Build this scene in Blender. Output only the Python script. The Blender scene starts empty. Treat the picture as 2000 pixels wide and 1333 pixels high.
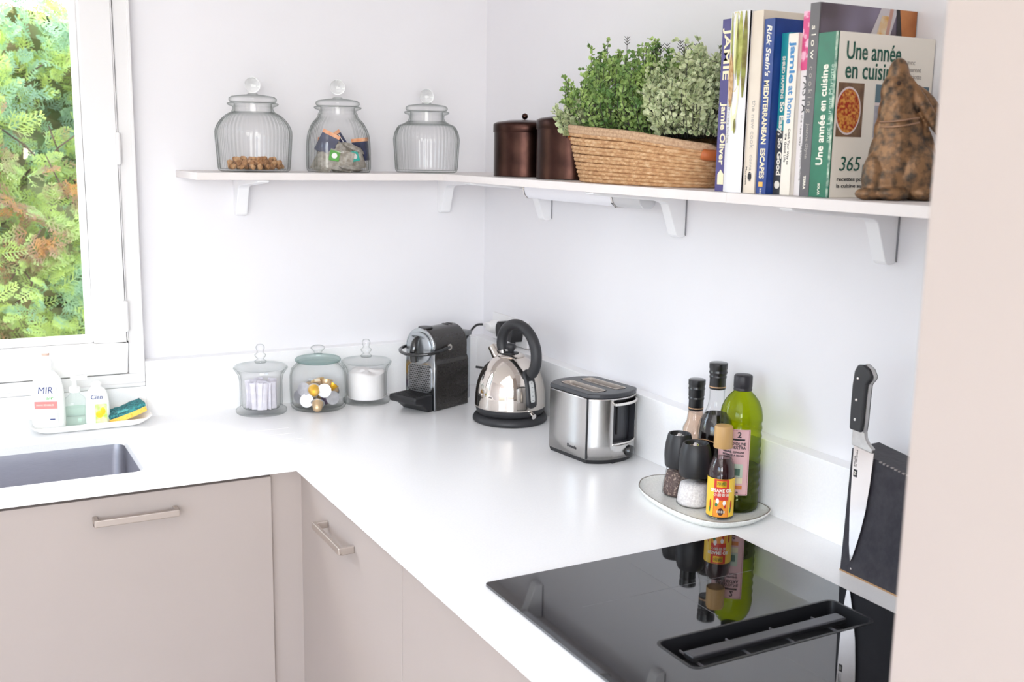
import bpy, bmesh, math, random
from math import sin, cos, pi, radians, sqrt, atan2
from mathutils import Vector, Matrix
random.seed(7)
H = 0.9                      # height of the worktop
SC = bpy.context.scene
C = SC.collection

# ---------------------------------------------------------------- camera, light, exposure
YAW, PIT, ROL = 0.495816, 0.176731, 0.017324
fw = Vector((sin(YAW)*cos(PIT), cos(YAW)*cos(PIT), -sin(PIT)))
rt = Vector((cos(YAW), -sin(YAW), 0)); up = rt.cross(fw)
R2 = rt*cos(ROL) + up*sin(ROL); U2 = -rt*sin(ROL) + up*cos(ROL)
cd = bpy.data.cameras.new('camera'); cam = bpy.data.objects.new('camera', cd); C.objects.link(cam)
cam.matrix_world = Matrix(((R2.x, U2.x, -fw.x, -1.457989), (R2.y, U2.y, -fw.y, -2.882481), (R2.z, U2.z, -fw.z, H+.703305), (0, 0, 0, 1)))
cd.sensor_width = 36; cd.lens = 2091.064642/2000*36; cd.clip_start = .05
cd.dof.use_dof = True; cd.dof.focus_distance = 2.25; cd.dof.aperture_fstop = 6.3
SC.camera = cam
SC.view_settings.view_transform = 'Standard'; SC.view_settings.look = 'None'
SC.view_settings.gamma = 1; SC.view_settings.use_curve_mapping = False
SC.view_settings.exposure = -0.24
SC.cycles.max_bounces = 14; SC.cycles.transparent_max_bounces = 32; SC.cycles.transmission_bounces = 12
SC.cycles.diffuse_bounces = 7; SC.cycles.glossy_bounces = 6
SC.cycles.sample_clamp_indirect = 8; SC.cycles.caustics_refractive = False; SC.cycles.caustics_reflective = False

world = bpy.data.worlds.new('sky'); SC.world = world; world.use_nodes = True
nt = world.node_tree; nt.nodes.clear()
wo = nt.nodes.new('ShaderNodeOutputWorld'); wb = nt.nodes.new('ShaderNodeBackground'); sk = nt.nodes.new('ShaderNodeTexSky')
sk.sky_type = 'NISHITA'; sk.sun_disc = False; sk.sun_elevation = radians(58); sk.sun_rotation = radians(-45)
sk.air_density = 1.0; sk.dust_density = 2.5; sk.ozone_density = 1.0
wb.inputs[1].default_value = 1.75
nt.links.new(sk.outputs[0], wb.inputs[0]); nt.links.new(wb.outputs[0], wo.inputs[0])

def lamp(name, kind, loc, direction, power, size=None, color=(1, 1, 1), **kw):
    l = bpy.data.lights.new(name, kind); l.energy = power; l.color = color
    if size: l.shape = 'RECTANGLE'; l.size, l.size_y = size
    for k, v in kw.items(): setattr(l, k, v)
    o = bpy.data.objects.new(name, l); C.objects.link(o); o.location = loc
    o.rotation_euler = Vector(direction).to_track_quat('-Z', 'Y').to_euler()
    return o
SUN = Vector((.457, -.43, -1.27))
lamp('sun', 'SUN', (0, 3, 4), SUN, 7.0, color=(1, .96, .9), angle=radians(.6))
lamp('daylight_back_window', 'AREA', (-2.8, -5.45, H+.95), (.12, 1, -.05), 126, (2.5, 1.3), (1, .985, .97))
lamp('daylight_glazed_door', 'AREA', (-4.15, -3.65, H+.45), (1, .3, -.05), 6, (2.2, 1.9), (.95, .975, 1))
lamp('overhead_fill', 'AREA', (-2.2, -3.0, 2.57), (0, 0, -1), 36, (2.4, 2.4), (1, .985, .97))  # added overhead fill that brightens the worktop, not a room fitting
pw = lamp('window_daylight', 'AREA', (-1.8, .16, H+.7), (0, -1, 0), 10, (1.7, 1.2)); pw.data.cycles.is_portal = True

# ---------------------------------------------------------------- materials
MATS = {}
def newmat(name):
    m = bpy.data.materials.new(name); m.use_nodes = True; m.node_tree.nodes.clear()
    return m, m.node_tree.nodes, m.node_tree.links
def lin(c):
    return tuple(((x/12.92) if x <= .04045 else ((x+.055)/1.055)**2.4) for x in c[:3]) + (1,)
def S(h):            # '#rrggbb' -> linear
    return lin(tuple(int(h[i:i+2], 16)/255 for i in (1, 3, 5)))
def M(name, col, rough=.5, metal=0., col2=None, nscale=30, bump=0., bscale=60, spec=.5, coat=0., stretch=None, nlo=.35, nhi=.65, sss=0, trans=0, detail=4):
    if name in MATS: return MATS[name]
    m, n, L = newmat(name)
    out = n.new('ShaderNodeOutputMaterial'); p = n.new('ShaderNodeBsdfPrincipled'); L.new(p.outputs[0], out.inputs[0])
    c1 = S(col); p.inputs['Base Color'].default_value = c1
    p.inputs['Roughness'].default_value = rough; p.inputs['Metallic'].default_value = metal
    p.inputs['Specular IOR Level'].default_value = spec; p.inputs['Coat Weight'].default_value = coat
    p.inputs['Transmission Weight'].default_value = trans
    if sss: p.inputs['Subsurface Weight'].default_value = sss; p.inputs['Subsurface Radius'].default_value = (.01, .008, .006)
    tc = n.new('ShaderNodeTexCoord'); mp = n.new('ShaderNodeMapping'); L.new(tc.outputs['Object'], mp.inputs[0])
    if stretch: mp.inputs['Scale'].default_value = stretch
    if col2:
        t = n.new('ShaderNodeTexNoise'); t.inputs['Scale'].default_value = nscale; t.inputs['Detail'].default_value = detail
        L.new(mp.outputs[0], t.inputs['Vector'])
        r = n.new('ShaderNodeValToRGB'); r.color_ramp.elements[0].position = nlo; r.color_ramp.elements[1].position = nhi
        r.color_ramp.elements[0].color = c1; r.color_ramp.elements[1].color = S(col2)
        L.new(t.outputs[0], r.inputs[0]); L.new(r.outputs[0], p.inputs['Base Color'])
    if bump:
        t = n.new('ShaderNodeTexNoise'); t.inputs['Scale'].default_value = bscale; t.inputs['Detail'].default_value = 5
        L.new(mp.outputs[0], t.inputs['Vector'])
        b = n.new('ShaderNodeBump'); b.inputs['Strength'].default_value = bump; b.inputs['Distance'].default_value = .002
        L.new(t.outputs[0], b.inputs['Height']); L.new(b.outputs[0], p.inputs['Normal'])
    MATS[name] = m; return m
def glassy(name, tint, edge, gloss=1.0, rough=.02, power=7.0):
    if name in MATS: return MATS[name]
    m, n, L = newmat(name)
    out = n.new('ShaderNodeOutputMaterial'); mix = n.new('ShaderNodeMixShader'); tr = n.new('ShaderNodeBsdfTransparent'); gl = n.new('ShaderNodeBsdfGlossy')
    lw = n.new('ShaderNodeLayerWeight'); lw.inputs[0].default_value = .5
    p1 = n.new('ShaderNodeMath'); p1.operation = 'POWER'; p1.inputs[1].default_value = power; L.new(lw.outputs['Facing'], p1.inputs[0])
    r = n.new('ShaderNodeMixRGB'); r.inputs[1].default_value = S(tint); r.inputs[2].default_value = S(edge)
    L.new(p1.outputs[0], r.inputs[0]); L.new(r.outputs[0], tr.inputs[0])
    p2 = n.new('ShaderNodeMath'); p2.operation = 'POWER'; p2.inputs[1].default_value = 4; L.new(lw.outputs['Facing'], p2.inputs[0])
    mu = n.new('ShaderNodeMath'); mu.operation = 'MULTIPLY_ADD'; mu.inputs[1].default_value = .55*gloss; mu.inputs[2].default_value = .03*gloss
    L.new(p2.outputs[0], mu.inputs[0]); L.new(mu.outputs[0], mix.inputs[0])
    gl.inputs['Roughness'].default_value = rough
    L.new(tr.outputs[0], mix.inputs[1]); L.new(gl.outputs[0], mix.inputs[2]); L.new(mix.outputs[0], out.inputs[0])
    MATS[name] = m; return m
def solidglass(name, col='#ffffff', rough=.0):
    m, n, L = newmat(name)
    out = n.new('ShaderNodeOutputMaterial'); g = n.new('ShaderNodeBsdfGlass'); g.inputs[0].default_value = S(col); g.inputs['Roughness'].default_value = rough; g.inputs['IOR'].default_value = 1.45
    L.new(g.outputs[0], out.inputs[0]); return m

wall_m = M('wall_paint', '#e7e6e9', .75, col2='#e5e4e7', nscale=3, bump=.05, bscale=180, spec=.25)
ceil_m = M('ceiling_paint', '#f4f4f4', .9)
floor_m = M('floor_boards', '#c4bcb4', .5, col2='#b5aca3', nscale=6, stretch=(1, 12, 1))
quartz = M('white_quartz', '#f6f6f6', .24, col2='#f3f3f4', nscale=250, spec=.42)
quartz_edge = quartz
cab_m = M('beige_grey_lacquer', '#aca19b', .42, col2='#aba09a', nscale=8, spec=.4)
cab_dark = M('cabinet_recess', '#4a3c38', .8)
shelf_m = M('shelf_laminate', '#e2dcda', .5, col2='#dfd9d7', nscale=20, spec=.3)
white_metal = M('white_powder_coat', '#eeeef0', .4, spec=.4)
win_m = M('white_window_paint', '#e3e2e2', .35, spec=.45)
steel = M('brushed_steel', '#c9c7c5', .3, 1., col2='#bdbbb9', nscale=90, stretch=(60, 1, 1), bump=.05)
nickel = M('satin_nickel', '#c4bab2', .38, .9)
sink_m = M('sink_steel', '#b4b4bb', .32, .9, col2='#acacb4', nscale=60, stretch=(1, 1, 40))
chrome = M('chrome', '#e6e2de', .06, 1.)
mirror = M('polished_steel', '#dcd4cc', .045, 1.)
blackp = M('black_plastic', '#1c1c1f', .38, spec=.5)
blacksat = M('black_rubber', '#2a2a2d', .48)
blackgl = M('black_gloss', '#161617', .12, coat=.6)
blackmat = M('black_matt', '#0b0b0c', .7)
hobglass = M('hob_glass', '#0e0e0f', .03, spec=1.0, coat=.35)
clear = glassy('clear_glass', '#ffffff', '#aeb5b2', .6, power=4.5)
clear_green = glassy('greenish_glass', '#ffffff', '#84918a', .75, power=3)
clear_thin = glassy('thin_glass', '#ffffff', '#dde2e2', .4, power=5)
pane_m = glassy('window_glass', '#fcfffc', '#dfe8e4', .35)
knobglass = solidglass('solid_glass', '#fdfefd')

# ---------------------------------------------------------------- geometry helpers
class G:
    def __init__(s): s.v = []; s.f = []; s.mi = []
    def add(s, vs, fs, mi=0, mat=None):
        o = len(s.v)
        s.v += [tuple(mat @ Vector(v)) if mat is not None else tuple(v) for v in vs]
        s.f += [tuple(i+o for i in f) for f in fs]; s.mi += [mi]*len(fs); return s
    def box(s, a, b, mi=0, mat=None):
        (x0, y0, z0), (x1, y1, z1) = a, b
        vs = [(x0, y0, z0), (x1, y0, z0), (x1, y1, z0), (x0, y1, z0), (x0, y0, z1), (x1, y0, z1), (x1, y1, z1), (x0, y1, z1)]
        return s.add(vs, [(3, 2, 1, 0), (4, 5, 6, 7), (0, 1, 5, 4), (1, 2, 6, 5), (2, 3, 7, 6), (3, 0, 4, 7)], mi, mat)
    def lathe(s, prof, seg=48, fn=None, mi=0, mat=None, closed=False):
        vs = []; n = len(prof)
        for r, z in prof:
            for k in range(seg):
                t = 2*pi*k/seg
                vs.append(fn(t, r, z) if fn else (r*cos(t), r*sin(t), z))
        fs = []
        for i in range(n if closed else n-1):
            j = (i+1) % n
            for k in range(seg):
                k2 = (k+1) % seg
                fs.append((i*seg+k, i*seg+k2, j*seg+k2, j*seg+k))
        if not closed:
            if prof[0][0] > 1e-5: fs.append(tuple(reversed(range(seg))))
            if prof[-1][0] > 1e-5: fs.append(tuple((n-1)*seg+k for k in range(seg)))
        return s.add(vs, fs, mi, mat)
    def tube(s, pts, r, seg=10, mi=0, mat=None, caps=True, flat=None):
        pts = [Vector(p) for p in pts]; n = len(pts); vs = []; fs = []
        rr = r if isinstance(r, (list, tuple)) else [r]*n
        prev = None
        for i, p in enumerate(pts):
            t = (pts[min(i+1, n-1)]-pts[max(i-1, 0)]).normalized()
            if prev is None:
                a = Vector((0, 0, 1)) if abs(t.z) < .9 else Vector((1, 0, 0))
                nn = t.cross(a).normalized()
            else:
                nn = (prev - t*prev.dot(t)).normalized()
            prev = nn; b = t.cross(nn)
            for k in range(seg):
                th = 2*pi*k/seg
                q = nn*cos(th)*rr[i] + b*sin(th)*rr[i]
                vs.append(p+q)
        for i in range(n-1):
            for k in range(seg):
                k2 = (k+1) % seg
                fs.append((i*seg+k, i*seg+k2, (i+1)*seg+k2, (i+1)*seg+k))
        if caps: fs.append(tuple(reversed(range(seg)))); fs.append(tuple((n-1)*seg+k for k in range(seg)))
        return s.add(vs, fs, mi, mat)
    def prism(s, poly, z0, z1, mi=0, mat=None):   # poly in xy, extruded along z
        n = len(poly)
        vs = [(x, y, z0) for x, y in poly]+[(x, y, z1) for x, y in poly]
        fs = [tuple(reversed(range(n))), tuple(range(n, 2*n))]+[(i, (i+1) % n, n+(i+1) % n, n+i) for i in range(n)]
        return s.add(vs, fs, mi, mat)
    def loft(s, rings, mi=0, mat=None, cap=True):
        n = len(rings[0]); vs = [v for r in rings for v in r]; fs = []
        for i in range(len(rings)-1):
            for k in range(n):
                k2 = (k+1) % n
                fs.append((i*n+k, i*n+k2, (i+1)*n+k2, (i+1)*n+k))
        if cap: fs.append(tuple(reversed(range(n)))); fs.append(tuple((len(rings)-1)*n+k for k in range(n)))
        return s.add(vs, fs, mi, mat)
    def ell(s, c, r, seg=20, mi=0, mat=None, rot=None):
        prof = [(max(sin(pi*i/seg), 1e-6), -cos(pi*i/seg)) for i in range(seg+1)]
        m = Matrix.Translation(c) @ (rot.to_4x4() if rot else Matrix()) @ Matrix.Diagonal((r[0], r[1], r[2], 1))
        if mat is not None: m = mat @ m
        return s.lathe(prof, seg, mi=mi, mat=m)
    def mesh(s, name, mats, smooth=True, ang=35):
        me = bpy.data.meshes.new(name); me.from_pydata(s.v, [], s.f); me.update()
        bm = bmesh.new(); bm.from_mesh(me); bmesh.ops.remove_doubles(bm, verts=bm.verts, dist=1e-6)
        bm.to_mesh(me); bm.free()
        if not isinstance(mats, (list, tuple)): mats = [mats]
        for m in mats: me.materials.append(m)
        if len(me.polygons) == len(s.mi):
            for p, i in zip(me.polygons, s.mi): p.material_index = i
        if smooth:
            me.polygons.foreach_set('use_smooth', [True]*len(me.polygons)); me.set_sharp_from_angle(angle=radians(ang))
        me.update(); return me
    def done(s, name, mats, parent=None, smooth=True, ang=35, bevel=0, bseg=2, loc=None, rz=None, kind=None, label=None):
        bm = bmesh.new(); me0 = s.mesh(name, mats, smooth, ang)
        bm.from_mesh(me0); bmesh.ops.recalc_face_normals(bm, faces=bm.faces); bm.to_mesh(me0); bm.free()
        if smooth: me0.set_sharp_from_angle(angle=radians(ang))
        o = bpy.data.objects.new(name, me0); C.objects.link(o)
        if parent: o.parent = parent
        if bevel:
            b = o.modifiers.new('bevel', 'BEVEL'); b.width = bevel; b.segments = bseg; b.limit_method = 'ANGLE'; b.angle_limit = radians(40); b.harden_normals = False
        if loc is not None: o.location = loc
        if rz is not None: o.rotation_euler = (0, 0, rz)
        if kind: o['kind'] = kind
        if label: o['label'] = label
        return o
def thing(name, label, cat, loc=(0, 0, 0), rz=0, group=None):
    o = bpy.data.objects.new(name, None); C.objects.link(o); o.empty_display_size = .05
    o.location = loc; o.rotation_euler = (0, 0, rz); o['label'] = label; o['category'] = cat
    if group: o['group'] = group
    return o
def tag(o, label, cat, group=None, kind=None):
    o['label'] = label; o['category'] = cat
    if group: o['group'] = group
    if kind: o['kind'] = kind
    return o
def dup(root, loc=None, rot=None, label=None, group=None):
    r = root.copy(); C.objects.link(r)
    if loc is not None: r.location = loc
    if rot is not None: r.rotation_euler = rot
    if label: r['label'] = label
    if group: r['group'] = group
    for ch in list(root.children):
        c = ch.copy(); C.objects.link(c); c.parent = r
        for g in ch.children:
            d = g.copy(); C.objects.link(d); d.parent = c
    return r
def smoothpath(pts, n=8, closed=False):
    P = [Vector(p) for p in pts]; N = len(P); out = []
    for i in range(N if closed else N-1):
        if closed: a, b, c, d = P[(i-1) % N], P[i], P[(i+1) % N], P[(i+2) % N]
        else: a, b, c, d = P[max(i-1, 0)], P[i], P[i+1], P[min(i+2, N-1)]
        for k in range(n):
            t = k/n
            out.append(.5*((2*b)+(-a+c)*t+(2*a-5*b+4*c-d)*t*t+(-a+3*b-3*c+d)*t**3))
    if not closed: out.append(P[-1])
    return out
def rrect(x0, y0, x1, y1, r, n=6):
    out = []
    for cx, cy, a in ((x1-r, y1-r, 0), (x0+r, y1-r, 90), (x0+r, y0+r, 180), (x1-r, y0+r, 270)):
        for k in range(n+1):
            t = radians(a+90*k/n); out.append((cx+r*cos(t), cy+r*sin(t)))
    return out
def plate(g, outer, holes, z0, z1, mi=0):          # flat slab with holes
    bm = bmesh.new(); loops = []
    for lp in [outer]+holes:
        vs = [bm.verts.new((x, y, z1)) for x, y in lp]
        es = [bm.edges.new((vs[i], vs[(i+1) % len(vs)])) for i in range(len(vs))]; loops.append(es)
    bmesh.ops.triangle_fill(bm, use_beauty=True, use_dissolve=False, edges=[e for l in loops for e in l])
    bm.verts.index_update(); vs = [tuple(v.co) for v in bm.verts]; fs = [tuple(v.index for v in f.verts) for f in bm.faces]
    n = len(vs); allv = vs+[(x, y, z0) for x, y, z in vs]
    allf = fs+[tuple(reversed([i+n for i in f])) for f in fs]; k = 0
    for lp in [outer]+holes:
        m = len(lp)
        for i in range(m): a, b = k+i, k+(i+1) % m; allf.append((a, b, b+n, a+n))
        k += m
    bm.free(); return g.add(allv, allf, mi)
_fontcache = {}
def text(s, size, mat, parent, o, xd, yd, name='lettering', align='LEFT', bold=0., depth=.0002, width=None, cyl=None, shear=0, yalign='CENTER', spacing=1.0):
    cu = bpy.data.curves.new('t', 'FONT'); cu.body = s; cu.size = size; cu.align_x = align; cu.align_y = yalign
    cu.extrude = depth; cu.offset = bold*size; cu.resolution_u = 3; cu.shear = shear; cu.space_character = spacing
    to = bpy.data.objects.new('t', cu); C.objects.link(to)
    bpy.context.view_layer.update()
    me = bpy.data.meshes.new_from_object(to.evaluated_get(bpy.context.evaluated_depsgraph_get()))
    bpy.data.objects.remove(to); bpy.data.curves.remove(cu); me.name = name
    xs = [v.co.x for v in me.vertices]
    if not xs: return None
    if width:
        k = width/max(max(xs)-min(xs), 1e-6)
        for v in me.vertices: v.co.x *= k
    if cyl:                                    # wrap around a vertical cylinder: cyl=(radius, angle)
        r, a0 = cyl
        for v in me.vertices:
            a = a0 + v.co.x/r; rr = r+.0004+v.co.z
            v.co = Vector((rr*cos(a), rr*sin(a), o[2]+v.co.y))
        mw = Matrix()
    else:
        xd = Vector(xd); yd = Vector(yd); zd = xd.cross(yd)
        mw = Matrix(((xd.x, yd.x, zd.x, o[0]), (xd.y, yd.y, zd.y, o[1]), (xd.z, yd.z, zd.z, o[2]), (0, 0, 0, 1)))
        me.transform(mw)
    me.materials.clear(); me.materials.append(mat)
    ob = bpy.data.objects.new(name, me); C.objects.link(ob); ob.parent = parent
    return ob
def struct(name, g, mat, **kw):
    o = g.done(name, mat, smooth=False, **kw); o['kind'] = 'structure'; return o

# ---------------------------------------------------------------- room shell
XR, YB, XL = 0.0, -5.6, -4.3
WX0, WX1, WZ0, WZ1 = -2.6, -1.0, H+.075, H+1.42      # window opening
g = G()
g.box((XL, 0, 0), (WX0, .22, 2.6)); g.box((WX1, 0, 0), (.2, .22, 2.6)); g.box((WX0, 0, 0), (WX1, .22, WZ0)); g.box((WX0, 0, WZ1), (WX1, .22, 2.6))
struct('wall_left', g, wall_m)
struct('wall_right', G().box((0, YB, 0), (.2, 0, 2.6)), wall_m)
g = G()
bx0, bx1, bz0, bz1 = -4.1, -1.5, H+0, H+1.5
g.box((XL, YB-.2, 0), (bx0, YB, 2.6)); g.box((bx1, YB-.2, 0), (.2, YB, 2.6)); g.box((bx0, YB-.2, 0), (bx1, YB, bz0)); g.box((bx0, YB-.2, bz1), (bx1, YB, 2.6))
struct('wall_back', g, wall_m)
g = G()
g.box((XL-.2, YB, 0), (XL, -4.8, 2.6)); g.box((XL-.2, -2.5, 0), (XL, .22, 2.6)); g.box((XL-.2, -4.8, 2.3), (XL, -2.5, 2.6))
struct('wall_far_left', g, wall_m)
struct('floor', G().box((XL-.2, YB-.2, -.05), (.2, .22, 0)), floor_m)
struct('ceiling', G().box((XL-.2, YB-.2, 2.6), (.2, .22, 2.7)), ceil_m)

# window_1: frame, two sashes, panes, hinges
win = bpy.data.objects.new('window_1', None); C.objects.link(win); win['kind'] = 'structure'; win['label'] = 'white painted casement window over the sink'
def frame_ring(g, x0, z0, x1, z1, w, y0, y1, wb=None, wt=None):
    wb = wb or w; wt = wt or w
    g.box((x0, y0, z0), (x1, y1, z0+wb)); g.box((x0, y0, z1-wt), (x1, y1, z1))
    g.box((x0, y0, z0+wb), (x0+w, y1, z1-wt)); g.box((x1-w, y0, z0+wb), (x1, y1, z1-wt))
g = G(); frame_ring(g, WX0+.0, H+.083, -1.003, WZ1, .037, -.036, .06, wb=.034)
g.box((-1.455, -.03, H+.117), (-1.438, .05, WZ1-.037))
fr = g.done('window_frame', win_m, win, smooth=False, bevel=.003)
g = G(); g.box((WX0, -.041, H+.083), (-1.001, -.036, H+.093)); g.box((-1.009, -.041, H+.094), (-1.001, -.036, WZ1))
g.done('frame_bead', win_m, win, smooth=False, bevel=.002)
def sash(x0, x1, nm, lab):
    g = G(); frame_ring(g, x0, H+.1205, x1, WZ1-.04, .078, -.044, .012, wb=.082)
    s = g.done('sash', win_m, win, smooth=False, bevel=.004)
    g = G(); frame_ring(g, x0+.078, H+.2025, x1-.078, WZ1-.118, .014, -.03, .012)
    g.done('glazing_bead', win_m, s, smooth=False, bevel=.003)
    G().box((x0+.085, -.006, H+.21), (x1-.085, -.002, WZ1-.125)).done('pane', pane_m, s, smooth=False)
sash(-1.436, -1.0435, 'a', ''); sash(-2.56, -1.457, 'b', '')
for z in (.27, .69, 1.1):
    g = G(); g.lathe([(.001, -.04), (.006, -.038), (.006, .038), (.001, .04)], 14)
    g.add([(.0065*cos(t), .0065*sin(t), q) for q in (-.0015, .0015) for t in [2*pi*k/14 for k in range(14)]], [tuple((k, (k+1) % 14, 14+(k+1) % 14, 14+k)) for k in range(14)])
    g.done('hinge', win_m, win, loc=(-1.0425, -.05, H+z))
struct('trim_1', G().box((WX0-.05, .06, H+.02), (-.98, .26, H+.075)), win_m)

# outside
ground = M('garden_ground', '#8d8a6a', .9, col2='#6f7a4a', nscale=4)
struct('floor_outside', G().box((-9, .26, -.3), (6, 9, -.25)), ground)

# ---------------------------------------------------------------- hedge
def hedge():
    m, n, L = newmat('conifer_foliage')
    out = n.new('ShaderNodeOutputMaterial'); mix = n.new('ShaderNodeMixShader'); df = n.new('ShaderNodeBsdfDiffuse'); tl = n.new('ShaderNodeBsdfTranslucent')
    mix.inputs[0].default_value = .45
    tc = n.new('ShaderNodeTexCoord')
    t1 = n.new('ShaderNodeTexNoise'); t1.inputs['Scale'].default_value = 3.3; t1.inputs['Detail'].default_value = 3
    t2 = n.new('ShaderNodeTexNoise'); t2.inputs['Scale'].default_value = 34; t2.inputs['Detail'].default_value = 2
    L.new(tc.outputs['Object'], t1.inputs[0]); L.new(tc.outputs['Object'], t2.inputs[0])
    r = n.new('ShaderNodeValToRGB'); e = r.color_ramp.elements
    e[0].position = .30; e[0].color = S('#a8c2ab'); e[1].position = .70; e[1].color = S('#dba468')
    for p, c in ((.42, '#b4cfa8'), (.48, '#d0dd84'), (.54, '#bccb84'), (.62, '#b8957c')):
        q = e.new(p); q.color = S(c)
    ad = n.new('ShaderNodeMath'); ad.operation = 'MULTIPLY_ADD'; ad.inputs[1].default_value = .22; 
    L.new(t2.outputs[0], ad.inputs[0]); su = n.new('ShaderNodeMath'); su.operation = 'ADD'; su.inputs[1].default_value = -.11
    L.new(t1.outputs[0], su.inputs[0]); L.new(su.outputs[0], ad.inputs[2]); L.new(ad.outputs[0], r.inputs[0])
    L.new(r.outputs[0], df.inputs[0]); L.new(r.outputs[0], tl.inputs[0])
    L.new(df.outputs[0], mix.inputs[1]); L.new(tl.outputs[0], mix.inputs[2]); L.new(mix.outputs[0], out.inputs[0])
    wood = M('conifer_twigs', '#7d6456', .9, col2='#4c3c34', nscale=20)
    root = thing('conifer_hedge', 'tall mixed green and yellow conifer hedge outside the window', 'hedge', (-1.2, 1.55, -.25))
    rnd = random.Random(3)
    def surf(x, z): return .10*sin(x*5.1+z*3.3)+.08*sin(z*7.7-x*2.2)+.06*sin(x*13+z*9)
    def top(x): return 2.36+.10*sin(x*4+1)-.10*max(0, x-.05)*3
    g = G()
    def frond(p, d, nrm, ln):
        d = d.normalized(); s = d.cross(nrm).normalized()
        k = 7
        for i in range(k):
            a = p+d*ln*i/k
            w = .0022
            g.add([a-s*w, a+s*w, a+d*ln/k+s*w*.8, a+d*ln/k-s*w*.8], [(0, 1, 2, 3)])
            for sg in (-1, 1):
                l = ln*.5*(1-i/k*.75)*rnd.uniform(.7, 1.1)
                dd = (d*.75+s*sg*.8+nrm*rnd.uniform(-.3, .3)).normalized(); e1 = a+dd*l
                q = dd.cross(nrm).normalized()*.0024
                g.add([a-q, a+q, e1+q*.8, e1-q*.8], [(0, 1, 2, 3)])
                for tt in (.4, .7):
                    b = a+dd*l*tt
                    for s2 in (-1, 1):
                        d3 = (dd*.8+q.normalized()*s2*.6).normalized(); e2 = b+d3*l*.33; q2 = d3.cross(nrm).normalized()*.0019
                        g.add([b-q2, b+q2, e2+q2*.6, e2-q2*.6], [(0, 1, 2, 3)])
    for i in range(3000):
        x = rnd.uniform(-.95, 1.0); z = rnd.uniform(.55, top(x)+.02)
        y = surf(x, z)+rnd.uniform(-.12, .14)
        d = Vector((rnd.uniform(-1, 1), -rnd.uniform(.2, 1.1), rnd.uniform(-.25, .9)))
        nr = Vector((rnd.uniform(-.5, .5), -1, rnd.uniform(-.2, 1.1))).normalized()
        frond(Vector((x, y, z)), d, nr, rnd.uniform(.07, .14))
    g.done('foliage', m, root, smooth=False)
    # coarse body behind the sprays
    g = G(); nx, nz = 60, 50; vs = []
    for j in range(nz+1):
        for i in range(nx+1):
            x = -2.6+5.0*i/nx; zt = top(x)-.1; z = zt*j/nz
            vs.append((x, surf(x, z)+.14+rnd.uniform(-.04, .04), z))
    for j in range(nz+1):
        for i in range(nx+1):
            x, y, z = vs[j*(nx+1)+i]; vs.append((x, y+.5, z))
    N = (nx+1)*(nz+1); fs = []
    for j in range(nz):
        for i in range(nx):
            a = j*(nx+1)+i
            if rnd.random() < .04: continue
            fs.append((a, a+1, a+nx+2, a+nx+1)); fs.append((a+N, a+nx+1+N, a+nx+2+N, a+1+N))
    for i in range(nx): a = nz*(nx+1)+i; fs.append((a, a+1, a+1+N, a+N))
    g.add(vs, fs); g.done('inner_growth', M('inner_foliage', '#8a9a66', .9, col2='#a08c6c', nscale=7, bump=.6, bscale=30), root, smooth=False)
    for i in range(40):
        g = G(); x = rnd.uniform(-1, 1); z = rnd.uniform(.6, 2.0)
        p = [(x, surf(x, z)+.1, z), (x+rnd.uniform(-.08, .08), surf(x, z)-.0, z+.1), (x+rnd.uniform(-.15, .15), surf(x, z)-.08, z+.22)]
        g.tube(smoothpath(p, 3), [.005, .005, .004, .004, .003, .003, .002], 5)
        g.done('branch', wood, root)
hedge()

# ---------------------------------------------------------------- worktop, upstands, sink, cabinets
D1, D2 = .60797, .774814
YE = -2.295
th = .0188
sinkh = rrect(-1.75, -.5265, -1.0875, -.208, .025)
hx0, hx1, hy0, hy1 = -.704, -.184, -1.4077, -2.10
outer = [(-2.9, 0), (0, 0), (0, YE), (-D2, YE), (-D2, -D1), (-2.9, -D1)]
slot = rrect(-.578, -1.80, -.238, -1.712, .012)
grooves = []
for gy in (-.30, -.355, -.41, -.465):
    grooves.append(rrect(-1.075, gy-.0016, -.70, gy+.0016, .0015, 2))
g = G()
plate(g, outer, [list(reversed(sinkh)), list(reversed(slot))]+[list(reversed(q)) for q in grooves], H-.0012, H)
plate(g, outer, [list(reversed(sinkh)), list(reversed(slot))], H-th, H-.0012)
w = g.done('worktop', quartz, smooth=False); tag(w, 'white stone L-shaped worktop with grooves beside the sink', 'worktop')
g = G(); g.box((-1.0, -.0392, H), (-.0372, -.0, H+.1474)); g.box((-2.9, -.0392, H), (-1.0, 0, H+.082))
tag(g.done('upstand', quartz, smooth=False, bevel=.0012), 'white upstand along the window wall behind the glass jars', 'upstand')
g = G(); g.box((-.0372, YE, H), (0, 0, H+.1474))
tag(g.done('upstand', quartz, smooth=False, bevel=.0012), 'white upstand along the right wall behind kettle and toaster', 'upstand')

# sink basin
g = G()
rings = []
for z, r, ins in ((H-th, .025, -.004), (H-th-.03, .03, -.003), (H-.15, .04, .0), (H-.185, .06, .012), (H-.19, .07, .05)):
    rings.append([(x, y, z) for x, y in rrect(-1.75+ins, -.5265+ins, -1.0875-ins, -.208-ins, r, 8)])
g.loft(rings, cap=False); n = len(rings[-1]); g.add(rings[-1], [tuple(range(n))])
rim = [(x, y, H-th-.0005) for x, y in rrect(-1.77, -.5465, -1.0675, -.188, .03, 8)]
g.loft([rings[0], rim], cap=False)
sk_ = thing('sink', 'undermounted brushed steel sink under the window', 'sink')
o = g.done('basin', sink_m, sk_, ang=60)
md = o.modifiers.new('solid', 'SOLIDIFY'); md.thickness = .0015; md.offset = 1
G().lathe([(.045, 0), (.045, .002), (.04, .003), (.02, .001)], 32).done('drain', chrome, sk_, loc=(-1.42, -.37, H-.19))

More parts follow.
